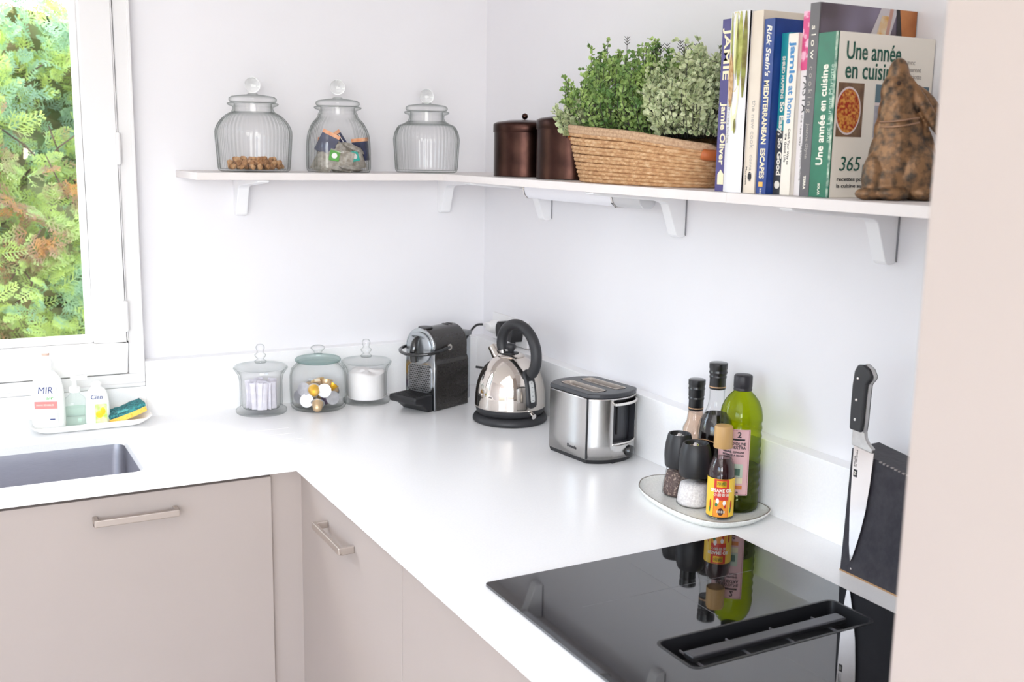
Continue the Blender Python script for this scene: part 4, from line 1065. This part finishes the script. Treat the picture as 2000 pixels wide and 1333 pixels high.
G().tube(smoothpath([(-.008, .055, .20), (-.020, .055, .188), (-.026, .055, .165), (-.024, .055, .135)], 5), [.005, .006, .007, .008, .009, .010, .0105, .011, .0112, .0115, .0115, .0115, .0115, .0115, .0115, .0115], 16).done('coffee_spout', blackgl, cm, ang=60)
text('NESPRESSO', .008, dark_ink, cm, (-.0095, .078, .2005), (0, -1, 0), UPV, width=.046)
hp = smoothpath([(.052, -.004, .172), (.02, -.0055, .168), (-.015, -.003, .163), (-.036, .015, .160), (-.046, .04, .158), (-.049, .055, .158), (-.046, .07, .158), (-.036, .095, .160), (-.015, .113, .163), (.02, .1155, .168), (.052, .114, .172)], 5)
lv_ = G().tube(hp, .0046, 10).done('lever_handle', blackgl, cm, ang=180)
for yy in (-.006, .112):
    G().lathe([(.0001, 0), (.009, 0), (.009, .004), (.0001, .004)], 18, mat=Matrix.Translation((.052, yy+.004, .172)) @ Matrix.Rotation(pi/2, 4, 'X')).done('pivot', chrome, lv_)
g = G(); XZ = Matrix(((1, 0, 0, 0), (0, 0, 1, 0), (0, 1, 0, 0), (0, 0, 0, 1)))
trp = [(-.072, .047), (-.075, .036), (-.06, .026), (-.045, .012), (-.03, .0), (-.003, .0), (-.003, .047)]
g.prism([(-.070, .047), (-.074, .040), (-.070, .028), (-.045, .022), (-.018, .0), (-.003, .0), (-.003, .047)], .006, .104, mat=XZ)
tr_ = g.done('drip_tray', blackp, cm, smooth=False, bevel=.004, bseg=3)
g = G()
for k in range(6): g.box((-.066+k*.010, .014, .0472), (-.0615+k*.010, .096, .0478))
g.done('tray_slots', blackmat, tr_, smooth=False)
G().box((.1385, .012, .008), (.162, .098, .19)).done('water_tank', glassy('tank_plastic', '#dfe1e4', '#a8acb2', .8), cm, smooth=False, bevel=.006)
G().box((.1365, .01, .19), (.164, .1, .204)).done('tank_lid', M('grey_plastic', '#6e7073', .35), cm, smooth=False, bevel=.004)
for xx in (.1, .116): G().ell((xx, .055, .2235), (.007, .012, .0025), 14).done('button', blackp, cm)
G().lathe([(.0001, 0), (.020, 0), (.019, .003), (.0001, .004)], 20, mat=Matrix.Translation((.02, .055, .2225))).done('capsule_slot_lid', blackp, cm)

# ---------------------------------------------------------------- kettle
kt = thing('electric_kettle', 'polished steel dome kettle with black ring handle on black base', 'kettle', (-.148, -.456, H+.0003), radians(-81.6))
G().lathe([(0, 0), (.095, 0), (.0985, .004), (.0985, .009), (.094, .017), (.084, .021), (0, .021)], 72).done('power_base', blacksat, kt, ang=50)
G().lathe([(0, .0215), (.085, .0215), (.0885, .025), (.0915, .037), (.0915, .0398), (0, .0398)], 72).done('collar', blacksat, kt, ang=50)
bodyp = [(.0925, .040), (.0935, .043), (.0930, .055), (.0920, .075), (.0885, .098), (.0825, .118), (.0735, .137), (.062, .152), (.049, .163), (.038, .1695), (.033, .172)]
bp = [(v.x, v.y) for v in smoothpath([(r, z, 0) for r, z in bodyp], 4)]
def kr(z):
    for (r0, z0), (r1, z1) in zip(bp, bp[1:]):
        if z0 <= z <= z1: return r0+(r1-r0)*(z-z0)/max(z1-z0, 1e-9)
    return bp[0][0] if z < bp[0][1] else bp[-1][0]
G().lathe([(0, .040)]+bp+[(0, .1725)], 96).done('kettle_body', mirror, kt, ang=50)
lid = G().lathe([(.036, .171), (.0365, .1735), (.033, .1765), (.02, .1785), (0, .179)], 48).done('lid', mirror, kt, ang=50)
G().lathe([(0, .179), (.0205, .1788), (.0205, .1805), (.012, .182), (.0, .182)], 32).done('knob_disc', blacksat, lid, ang=50)
G().lathe([(0, .181), (.0075, .181), (.0085, .186), (.0125, .193), (.0125, .199), (.0095, .2035), (0, .2045)], 20).done('knob', blacksat, lid, ang=60)
path = smoothpath([(-.036, 0, .181), (-.041, 0, .198), (-.037, 0, .219), (-.022, 0, .240), (.002, 0, .2535), (.032, 0, .2575), (.062, 0, .250), (.088, 0, .232), (.104, 0, .206), (.108, 0, .178), (.102, 0, .155), (.090, 0, .138)], 6)
hn = G().tube(path, .0142, 20).done('handle', blacksat, kt, ang=50)
G().tube([(-.035, 0, .166), (-.036, 0, .183)], .009, 14).done('handle_mount', chrome, kt, ang=50)
g = G(); g.tube([(-.046, 0, .150), (-.083, 0, .183)], [.017, .0125], 24, caps=False); g.tube([(-.0815, 0, .1817), (-.046, 0, .15)], [.0105, .014], 24, caps=False)
o = g.done('spout', mirror, kt, ang=50)
def surfpatch(z0, z1, wfun, off, nz=18, nw=8):
    g = G(); vs = []; fs = []
    for j in range(nz+1):
        z = z0+(z1-z0)*j/nz; w = wfun(j/nz); r = kr(z)+off
        for i in range(nw+1):
            a = (i/nw-.5)*w/r; e = off if 0 < i < nw and 0 < j < nz else .0
            rr = kr(z)+(off if 0 < i < nw and 0 < j < nz else -.001); vs.append((rr*cos(a), rr*sin(a), z))
    for j in range(nz):
        for i in range(nw): q = j*(nw+1)+i; fs.append((q, q+1, q+nw+2, q+nw+1))
    return g.add(vs, fs)
rnd_end = lambda w: (lambda f: w*sqrt(max(1-max((.14-f)/.14, (f-.86)/.14, 0)**2, .02)))
gp = surfpatch(.047, .147, rnd_end(.037), .005).done('gauge_housing', blacksat, kt, ang=60)
surfpatch(.062, .122, rnd_end(.017), .0062).done('water_window', M('gauge_window', '#c9cac9', .2), gp, ang=60)
for k in range(5):
    z = .07+.011*k; r = kr(z)+.0068
    g = G(); g.add([(r*cos(a), r*sin(a), zz) for zz in (z, z+.001) for a in (-.03, .03)], [(0, 1, 3, 2)]); g.done('gauge_mark', dark_ink, gp, smooth=False)
G().tube([(.088, .0, .033), (.104, .0, .028)], .007, 12).done('switch', chrome, kt, ang=60)

# ---------------------------------------------------------------- toaster
to = thing('toaster', 'brushed steel two-slot toaster with black top and side dial', 'toaster', (-.121, -.815, H+.0003), radians(6.7))
W2, L2, BU = .0735, .070, .032
def outline(k=1., e=0.):
    pts = []; n = 14
    for i in range(n+1):
        x = W2-2*W2*i/n; pts.append((x, L2+BU*(1-abs(x/W2)**2.4)))
    for i in range(n+1):
        x = -W2+2*W2*i/n; pts.append((x, -L2-BU*(1-abs(x/W2)**2.4)))
    return [(x*k+(e if x > 0 else -e)*0, y*k) for x, y in pts]
def ring(k, z): return [(x, y, z) for x, y in outline(k)]
G().loft([ring(.95, .0), ring(.965, .003), ring(.985, .009), ring(.985, .013)]).done('foot_rim', blackp, to, ang=40)
# steel shell with an opening at the -y end
def endy(x): return -L2-BU*(1-abs(x/W2)**2.4)
g = G(); o_ = outline(); n = len(o_); zs = [.010, .042, .1485, .152]
vs = [(x, y, z) for z in zs for x, y in o_]; fs = []
for j in range(3):
    for i in range(n):
        i2 = (i+1) % n; xm = (o_[i][0]+o_[i2][0])/2; ym = (o_[i][1]+o_[i2][1])/2
        if j == 1 and ym < -.069 and -.026 < xm < .060: continue
        fs.append((j*n+i, j*n+i2, (j+1)*n+i2, (j+1)*n+i))
g.add(vs, fs)
sh = g.done('steel_shell', M('toaster_steel', '#cfcdcb', .27, 1., col2='#c2c0be', nscale=120, stretch=(30, 30, 1), bump=.04), to, ang=50)
md = sh.modifiers.new('s', 'SOLIDIFY'); md.thickness = .0012; md.offset = -1
# recess
g = G(); xs = [x for x, y in outline() if y < -.069 and -.0275 < x < .0635]; xs = sorted(xs); n = len(xs)
vs = [(x, endy(x)+.0012, z) for z in (.042, .1485) for x in xs]+[(x, endy(x)+.022, z) for z in (.042, .1485) for x in xs]
fs = []
for i in range(n-1):
    fs += [(2*n+i, 2*n+i+1, 3*n+i+1, 3*n+i), (i, i+1, 2*n+i+1, 2*n+i), (n+i, n+i+1, 3*n+i+1, 3*n+i)]
fs += [(0, n, 3*n, 2*n), (n-1, 2*n-1, 4*n-1, 3*n-1)]
g.add(vs, fs); g.done('lever_recess', M('recess_grey', '#3a3b40', .4), to, smooth=False)
G().box((.004, -.0832, .062), (.007, -.078, .142)).done('lever_slot', blackmat, to, smooth=False)
def ledge(z0, z1, out, nm, mat):
    g = G(); q = [x for x in xs if x < .0635]; m_ = len(q)
    poly = [(x, endy(x)-out) for x in q]+[(x, endy(x)+.012) for x in reversed(q)]
    g.prism(poly, z0, z1); return g.done(nm, mat, to, ang=50, bevel=.0012)
ledge(.136, .1425, .008, 'lever', chrome); ledge(.0425, .047, .002, 'recess_sill', chrome)
G().lathe([(.0001, 0), (.0135, 0), (.013, .011), (.0115, .0125), (.0001, .013)], 28, mat=Matrix.Translation((.028, endy(.028)+.0005, .024)) @ Matrix.Rotation(radians(18), 4, 'Z') @ Matrix.Rotation(pi/2, 4, 'X')).done('dial', blackgl, to, ang=50)
g = G(); x = -W2+.002; g.box((-W2-.0008, -L2-.002, .011), (-W2+.004, -L2+.002, .152)); g.done('corner_seam', blackp, to, smooth=False)
g = G(); plate(g, outline(1.004), [list(reversed(rrect(-.0475, -.066, -.0125, .066, .008, 4))), list(reversed(rrect(.0125, -.066, .0475, .066, .008, 4)))], .152, .1635)
g.done('top_cover', M('dark_grey_plastic', '#37383c', .35), to, smooth=False, bevel=.004, bseg=3)
for sx in (-.030, .030):
    rg = lambda ins, z: [(x, y, z) for x, y in rrect(sx-.0175+ins, -.066+ins, sx+.0175-ins, .066-ins, .008, 4)]
    g = G(); g.loft([rg(.0, .1645), rg(.003, .1645), rg(.004, .10), rg(.004, .04)], cap=False); q = rg(.004, .04); g.add(q, [tuple(range(len(q)))])
    sl = g.done('bread_slot', M('slot_metal', '#cfc4bb', .45, .6), to, smooth=False)
    g = G()
    for yy in (-.05, -.025, 0, .025, .05): g.tube([(sx-.008, yy, .06), (sx-.008, yy, .15)], .0008, 5); g.tube([(sx+.008, yy, .06), (sx+.008, yy, .15)], .0008, 5)
    g.done('guide_wires', chrome, sl)
text('Domedia', .011, dark_ink, to, (-W2-.0006, .000, .029), (0, -1, 0), UPV, width=.034, bold=-.005)
G().box((-.02, -.0995, .0), (-.012, -.0975, .004)).done('foot', blackp, to, smooth=False)

# ---------------------------------------------------------------- tray with bottles and mills
rimpts = [(-.186, -1.102), (-.158, -1.078), (-.118, -1.072), (-.082, -1.095), (-.060, -1.15), (-.046, -1.22), (-.0405, -1.29), (-.0425, -1.345), (-.064, -1.371), (-.112, -1.389), (-.160, -1.388), (-.197, -1.371), (-.219, -1.335), (-.228, -1.27), (-.222, -1.19), (-.207, -1.135)]
ro = [(v.x, v.y) for v in smoothpath([(x, y, 0) for x, y in rimpts], 5, closed=True)]
cx = sum(p[0] for p in ro)/len(ro); cy = sum(p[1] for p in ro)/len(ro)
def tr(k, z): return [((x-cx)*k+cx, (y-cy)*k+cy, H+z) for x, y in ro]
t = thing('serving_tray', 'rounded pale grey stoneware tray under the bottles and mills', 'tray')
G().loft([tr(.84, .0003), tr(.90, .002), tr(.97, .010), tr(.995, .0158), tr(.99, .0172), tr(.965, .0172), tr(.935, .0115), tr(.9, .0085), tr(.85, .0078)]).done('tray_body', M('grey_stoneware', '#eff0ec', .25, col2='#e2e4df', nscale=300, spec=.6), t, ang=50)
G().loft([tr(.990, .0168), tr(.985, .0178), tr(.972, .0178), tr(.966, .0168)], cap=False).done('rim_line', M('brown_rim', '#7c7468', .4), t, ang=50)
TZ = H+.0082
def bottle(name, label, loc, parts, rz=0, cat='bottle'):
    t = thing(name, label, cat, (loc[0], loc[1], TZ), rz)
    r = {}
    for nm, prof, mat, seg in parts: r[nm] = G().lathe(prof, seg).done(nm, mat, t, ang=50)
    return t, r
capb = M('black_cap', '#19191c', .28, coat=.3); goldline = M('gold_line', '#c9a27c', .4, .5)
# tall dark vinegar
def winebottle(label, loc, k, zcap0, zcap1, zsh, R, liqm, zl, extra_ring=True, glass=clear):
    nr = .0145*k
    t, r = bottle('vinegar_bottle', label, loc, [
        ('bottle_body', [(0, 0), (R-.003, 0), (R, .004), (R, zsh-.03), (R*.985, zsh-.012), (R*.85, zsh+.006), (R*.62, zsh+.02), (nr+.002, zsh+.035), (nr, zsh+.05), (nr, zcap0+.01), (0, zcap0+.01)], glass, 48),
        ('liquid', [(0, .003), (R-.004, .003), (R-.0025, .008)]+([(R-.0025, zl), (0, zl)] if zl < zsh-.015 else [(R-.0025, zsh-.03), (R*.83, zsh+.004), (R*.6, zsh+.018), (nr-.001, zl), (0, zl)]), liqm, 40)])
    zr = zcap0+.016
    c = G().lathe([(nr+.0008, zcap0), (nr+.0012, zcap0+.001), (nr+.0012, zr+.006), (nr+.0022, zr+.008), (nr+.0022, zr+.011), (nr+.0012, zr+.013), (nr+.0025, zr+.016), (nr+.0025, zcap1-.022), (nr+.0035, zcap1-.020), (nr+.0025, zcap1-.017), (nr+.0025, zcap1-.013), (nr+.0035, zcap1-.011), (nr+.0035, zcap1-.001), (nr+.002, zcap1), (0, zcap1)], 40).done('cap', capb, t, ang=40)
    G().lathe([(nr+.0013, zcap0+.004), (nr+.0018, zcap0+.0042), (nr+.0018, zcap0+.0062), (nr+.0013, zcap0+.0064)], 40).done('gold_band', goldline, c)
    return t, r
darkliq = M('dark_vinegar', '#120b0c', .08, coat=.3); paleliq = glassy('pale_vinegar', '#efe0d4', '#c9b8aa', .4)
bw, _ = winebottle('smaller bottle of pale vinegar with black cap, left rear of tray', (-.064, -1.128), 1.0, .160, .2265, .118, .0290, paleliq, .168)
g = G()
for r_, z0 in ((.0295, .092),):
    for k in range(3):
        pts = [((r_+.0002)*cos(a), (r_+.0002)*sin(a), .088+.010*abs(sin(2.2*(a+2.2)))+k*.0026) for a in [-3.6+.1*i for i in range(24)]]
        g.tube(pts, .0007, 5)
g.done('label_scrolls', M('scroll_ink', '#2a2320', .4), bw)
bd, _ = winebottle('tallest bottle, dark vinegar in clear glass with black cap', (-.068, -1.2), 1.06, .221, .2755, .152, .0365, darkliq, .142)
g = G()
pts = [(.0368*cos(a), .0368*sin(a), .112+.008*abs(sin(2.0*(a+2.0)))) for a in [-3.7+.1*i for i in range(26)]]
g.tube(pts, .0012, 5); g.done('label_scrolls', goldline, bd)
# mills
glz = clear
t, r = bottle('pepper_mill', 'glass pepper mill with black top, left front of tray', (-.142, -1.178), [
    ('glass_base', [(0, 0), (.028, 0), (.0312, .004), (.031, .012), (.029, .03), (.0245, .052), (.0235, .062), (0, .062)], glz, 40)], cat='pepper mill')
G().lathe([(0, .002), (.027, .002), (.0296, .006), (.0292, .012), (.027, .03), (.0228, .05), (.0, .053)], 32).done('peppercorns', M('pepper', '#5a4844', .7, col2='#a08c80', nscale=230, nlo=.55, nhi=.62, bump=1, bscale=220), t, kind='stuff', ang=180)
def millhead(t, R, z0, z1):
    h = G().lathe([(0, z0), (R*.88, z0), (R*.95, z0+.004), (R, z0+.022), (R, z0+.034), (R*.93, z0+.052), (R*.80, z1-.002), (R*.76, z1), (R*.68, z1-.001), (R*.62, z1-.008), (0, z1-.008)], 48).done('grinder_head', M('soft_black', '#242427', .42), t, ang=50)
    G().lathe([(0, z1-.008), (R*.5, z1-.008), (R*.48, z1-.0055), (R*.2, z1-.005), (R*.12, z1-.001), (0, z1)], 32).done('adjuster', chrome, h, ang=50)
millhead(t, .0295, .060, .130)
t, r = bottle('salt_mill', 'glass salt mill with black top beside the sesame oil', (-.1515, -1.2445), [
    ('glass_base', [(0, 0), (.030, 0), (.0345, .004), (.0345, .012), (.0325, .03), (.028, .052), (.0265, .062), (0, .062)], glz, 40)], cat='salt mill')
G().lathe([(0, .002), (.029, .002), (.0328, .006), (.0327, .012), (.0305, .03), (.0275, .044), (.0, .047)], 32).done('salt_crystals', M('salt', '#f1edec', .6, col2='#d9d4d4', nscale=260, bump=.8, bscale=260), t, kind='stuff', ang=180)
millhead(t, .0325, .060, .128)
# sesame oil bottle
t, r = bottle('sesame_oil_bottle', 'small sesame oil bottle with tan cap and red-yellow label', (-.1495, -1.324), [
    ('bottle_body', [(0, 0), (.0245, 0), (.0262, .003), (.0262, .082), (.0258, .094), (.0235, .106), (.0185, .117), (.0165, .124), (.0155, .142), (0, .142)], clear, 48),
    ('liquid', [(0, .003), (.0235, .003), (.0245, .006), (.0245, .093), (.0222, .105), (.0172, .116), (.0160, .119), (0, .119)], M('dark_sesame_oil', '#2a0f12', .08, coat=.3), 40)])
cp = G().lathe([(.0165, .139), (.0178, .139), (.0182, .14), (.0175, .178), (.0160, .1815), (.0, .182)], 56, lambda a, r_, z: ((r_+(.0002*cos(40*a) if .145 < z < .179 else 0))*cos(a), (r_+(.0002*cos(40*a) if .145 < z < .179 else 0))*sin(a), z)).done('cap', M('tan_cap', '#c39b63', .45), t, ang=60)
acam = atan2(-2.88+1.309, -1.458+.141)
def cylpatch(g, R, a0, a1, z0, z1, mi=0, n=24):
    vs = [(R*cos(a0+(a1-a0)*i/n), R*sin(a0+(a1-a0)*i/n), z) for z in (z0, z1) for i in range(n+1)]
    g.add(vs, [(i, i+1, n+2+i, n+1+i) for i in range(n)], mi)
g = G(); R_ = .02635
cylpatch(g, R_, acam-1.75, acam+1.75, .006, .082, 0); 
lab = g.done('label', M('yellow_label', '#f2c93c', .4), t)
g = G(); cylpatch(g, R_+.00015, acam-.50, acam+.62, .0065, .0815, 0); cylpatch(g, R_+.0003, acam-.46, acam+.58, .0065, .04, 1)
g.done('label_panel', [M('red_label', '#d2392c', .4), M('orange_label', '#ef8a2c', .4, col2='#f0a83a', nscale=60)], lab)
g = G(); cylpatch(g, R_+.0004, acam-.3, acam+.42, .066, .0785, 0); g.done('label_badge', yellowf, lab)
text('梧桐', .009, M('dark_green_ink2', '#2f5a2a', .5), lab, (0, 0, .072), None, None, cyl=(R_+.0003, acam+.06), align='CENTER')
text('SESAME OIL', .009, white_ink, lab, (0, 0, .059), None, None, cyl=(R_+.0003, acam+.06), align='CENTER', width=.043, bold=.03)
text('小磨香油', .007, white_ink, lab, (0, 0, .0505), None, None, cyl=(R_+.0003, acam+.06), align='CENTER', width=.03)
g = G()
def blob(a, z, ra, rz_, mi):
    g.add([((R_+.0006)*cos(a+ra*cos(t_)), (R_+.0006)*sin(a+ra*cos(t_)), z+rz_*sin(t_)) for t_ in [2*pi*k/14 for k in range(14)]], [tuple(range(14))], mi)
for a, z, ra, rz_, mi in ((-.2, .038, .12, .006, 0), (-.27, .031, .1, .004, 1), (.3, .035, .12, .005, 0), (.36, .028, .08, .004, 2), (.06, .017, .22, .0075, 3), (-.75, .03, .08, .010, 2), (-.8, .02, .06, .006, 1), (.85, .03, .08, .010, 2), (.8, .02, .06, .006, 1)):
    blob(acam+a, z, ra, rz_, mi)
g.done('label_flowers', [white_paper, M('leaf_print', '#3f7d4e', .5), M('red_print', '#b8342a', .5), M('brown_print', '#4a1c18', .5)], lab, smooth=False)
text('芝麻香油', .0055, white_ink, lab, (0, 0, .017), None, None, cyl=(R_+.0007, acam+.06), align='CENTER', width=.016)
text('150 ML', .004, white_ink, t, (0, 0, .0035), None, None, cyl=(.0262, acam-.35), align='CENTER')
# olive oil bottle
pet = glassy('green_plastic', '#d6e02c', '#7c8c14', .9, power=3)
def oilfn(a, r_, z):
    k = 1
    if .03 < z < .185: k = 1-.04*abs(sin(z*pi/.0165+.3*sin(3*a)))**1.5
    if .185 < z < .235: k = 1-.012*abs(sin(5*a+z*60))
    return (r_*k*cos(a), r_*k*sin(a), z)
op = [(0, 0), (.036, 0), (.0405, .004), (.0415, .012)]+[(.0418, .02+.0027*i) for i in range(61)]+[(.0415, .192), (.039, .206), (.033, .219), (.025, .230), (.0175, .237), (.0145, .241), (.014, .25), (0, .25)]
t = thing('olive_oil_bottle', 'large green plastic olive oil bottle with pink label', 'bottle', (-.0845, -1.2965, TZ))
G().lathe(op, 60, oilfn).done('bottle_body', pet, t, ang=60)
lp = [(0, .003), (.035, .003), (.038, .006)]+[(.0388, .012+.0027*i) for i in range(30)]+[(0, .0912)]
G().lathe(lp, 48, oilfn).done('oil', M('olive_oil', '#2b3112', .1, col2='#242a10', nscale=20), t, ang=60)
G().lathe([(.0155, .240), (.0178, .240), (.0182, .2425), (.0175, .2445), (.0175, .246), (.0182, .247), (.018, .268), (.016, .2705), (0, .271)], 48, lambda a, r_, z: ((r_+.0002*cos(36*a))*cos(a), (r_+.0002*cos(36*a))*sin(a), z)).done('cap', M('black_screw_cap', '#242228', .45), t, ang=60)
ac2 = atan2(-2.88+1.306, -1.458+.08)-.42
g = G(); R3 = .0423; cylpatch(g, R3, ac2-.9, ac2+.9, .038, .170, 0)
ol = g.done('label', M('pink_label', '#dfb4b6', .5), t)
g = G()
for k in range(44):
    for s_ in (-.84, .84):
        cylpatch(g, R3+.0003, ac2+s_-.014, ac2+s_+.014, .040+k*.00295, .0415+k*.00295, 0, 1)
for k in range(26):
    for z in (.0395, .1675): cylpatch(g, R3+.0003, ac2-.8+k*.064, ac2-.775+k*.064, z, z+.0012, 0, 1)
g.done('label_border', M('maroon_ink', '#8a3438', .5), ol, smooth=False)
g = G(); cylpatch(g, R3+.0003, ac2-.1, ac2+.62, .074, .101, 0); cylpatch(g, R3+.0003, ac2-.1, ac2+.62, .062, .073, 1); cylpatch(g, R3+.0003, ac2+.2, ac2+.62, .050, .058, 2); cylpatch(g, R3+.0005, ac2+.2, ac2+.5, .078, .092, 3); cylpatch(g, R3+.0003, ac2+.1, ac2+.66, .148, .1515, 4)
g.done('label_picture', [M('pale_green_print', '#bccab8', .5), M('cream_print', '#e9dfba', .5), M('orange_print', '#d8813c', .5), M('tree_print', '#4f7062', .5), dark_ink], ol, smooth=False)
for s_, z, sz, wd in (("HUILE D'OLIVE", .141, .008, .05), ('VIERGE EXTRA', .1335, .008, .05), ("ORIGINE : ESPAGNE", .124, .0055, .044), ("EXTRAITE A FROID", .1175, .0055, .044), ('1Le', .044, .007, .012)):
    text(s_, sz, dark_ink, ol, (0, 0, z), None, None, cyl=(R3+.0002, ac2+(.12 if s_ != '1Le' else .3)), align='CENTER', width=wd, bold=.02)
text('2', .016, dark_ink, ol, (0, 0, .159), None, None, cyl=(R3+.0002, ac2+.4), align='CENTER', bold=.02, name='emblem')

# ---------------------------------------------------------------- knife block and knife
blockm = M('black_stained_wood', '#38363c', .5, col2='#2e2c33', nscale=60, bump=.3, bscale=120, spec=.35)
t = thing('knife_block', 'black magnetic knife block standing against the right upstand', 'knife block')
x0, x1 = -.124, -.0555; y0, y1 = -1.6168, -1.80
g = G(); v = [(x0, y0, H+.0003), (x0, y1, H+.0003), (x1, y1, H+.0003), (x1, y0, H+.0003), (x0+.001, y0-.006, H+.2195), (x0+.001, y1, H+.198), (x1, y1, H+.199), (x1, y0-.002, H+.221)]
g.add(v, [(3, 2, 1, 0), (4, 5, 6, 7), (0, 1, 5, 4), (1, 2, 6, 5), (2, 3, 7, 6), (3, 0, 4, 7)])
g.done('block', blockm, t, smooth=False, bevel=.0012)
g = G(); rr = random.Random(9)
for k in range(11):
    y = -1.684-.008*k; z = H+.2195-.0215*(-(y+1.62))/.18
    g.box((x0-.0004, y-.006*rr.uniform(.5, 1), z-.0012-rr.random()*.0015), (x0+.003, y, z+.0003))
g.done('worn_edge', M('bare_wood', '#8d8684', .8), t, smooth=False)
G().box((x0-.0006, y1, H+.0003), (x0+.004, y0, H+.0030)).done('base_strip', M('base_wood', '#a8835c', .7), t, smooth=False)
G().ell((x0-.0003, -1.6415, H+.0115), (.0006, .0017, .0017), 10).done('pin', chrome, t)
kn = thing('chef_knife', 'chef knife with black riveted handle stuck on the knife block', 'knife', (x0-.0012, 0, H))
YZ = Matrix(((0, 0, 1, 0), (1, 0, 0, 0), (0, 1, 0, 0), (0, 0, 0, 1)))
bl = [(-1.6305, .232), (-1.6310, .19), (-1.6318, .14), (-1.6332, .10), (-1.6362, .055), (-1.6412, .025), (-1.6445, .031), (-1.6500, .05), (-1.6585, .082), (-1.6660, .12), (-1.6710, .165), (-1.6738, .207), (-1.6745, .2265)]
G().prism(bl, -.0022, -.0002, mat=YZ).done('blade', M('knife_steel', '#cfc4be', .22, 1., col2='#c4b9b3', nscale=10), kn, smooth=False)
G().prism([(-1.6300, .228), (-1.6750, .2235), (-1.6755, .231), (-1.6640, .2385), (-1.6580, .2465), (-1.6560, .258), (-1.6300, .258)], -.0075, .0003, mat=YZ).done('bolster', steel, kn, smooth=False, bevel=.0015)
hd = [(-1.6300, .256), (-1.6560, .255), (-1.6580, .275), (-1.6585, .31), (-1.6600, .336), (-1.6680, .346), (-1.6690, .352), (-1.6620, .3625), (-1.6500, .3685), (-1.6380, .3665), (-1.6320, .355), (-1.6295, .33), (-1.6290, .29)]
G().prism(hd, -.0165, -.0095, mat=YZ).done('grip', blacksat, kn, smooth=False, bevel=.0035, bseg=3)
G().prism(hd, -.002, .0010-.001, mat=YZ).done('grip', blacksat, kn, smooth=False, bevel=.0008)
G().prism([((y+1.645)*1.02-1.645, (z-.31)*1.01+.31) for y, z in hd], -.0095, -.002, mat=YZ).done('tang', steel, kn, smooth=False, bevel=.0008)
for z in (.275, .308, .344):
    G().lathe([(.0001, 0), (.0026, 0), (.0022, .0008), (.0001, .001)], 16, mat=Matrix.Translation((-.0163, -1.642, z)) @ Matrix.Rotation(-pi/2, 4, 'Y')).done('rivet', chrome, kn)
g = G(); g.box((-.0025, -1.6425, .1735), (-.0022, -1.6345, .1865)); g.done('maker_mark', dark_ink, kn, smooth=False)
text('ZWILLING', .0042, dark_ink, kn, (-.0023, -1.6355, .191), UPV, LT, width=.018, align='LEFT'); text('J.A. HENCKELS', .003, dark_ink, kn, (-.0023, -1.6395, .191), UPV, LT, width=.03)
text('W', .007, white_ink, kn, (-.0026, -1.6385, .180), UPV, LT, align='CENTER', bold=.02)
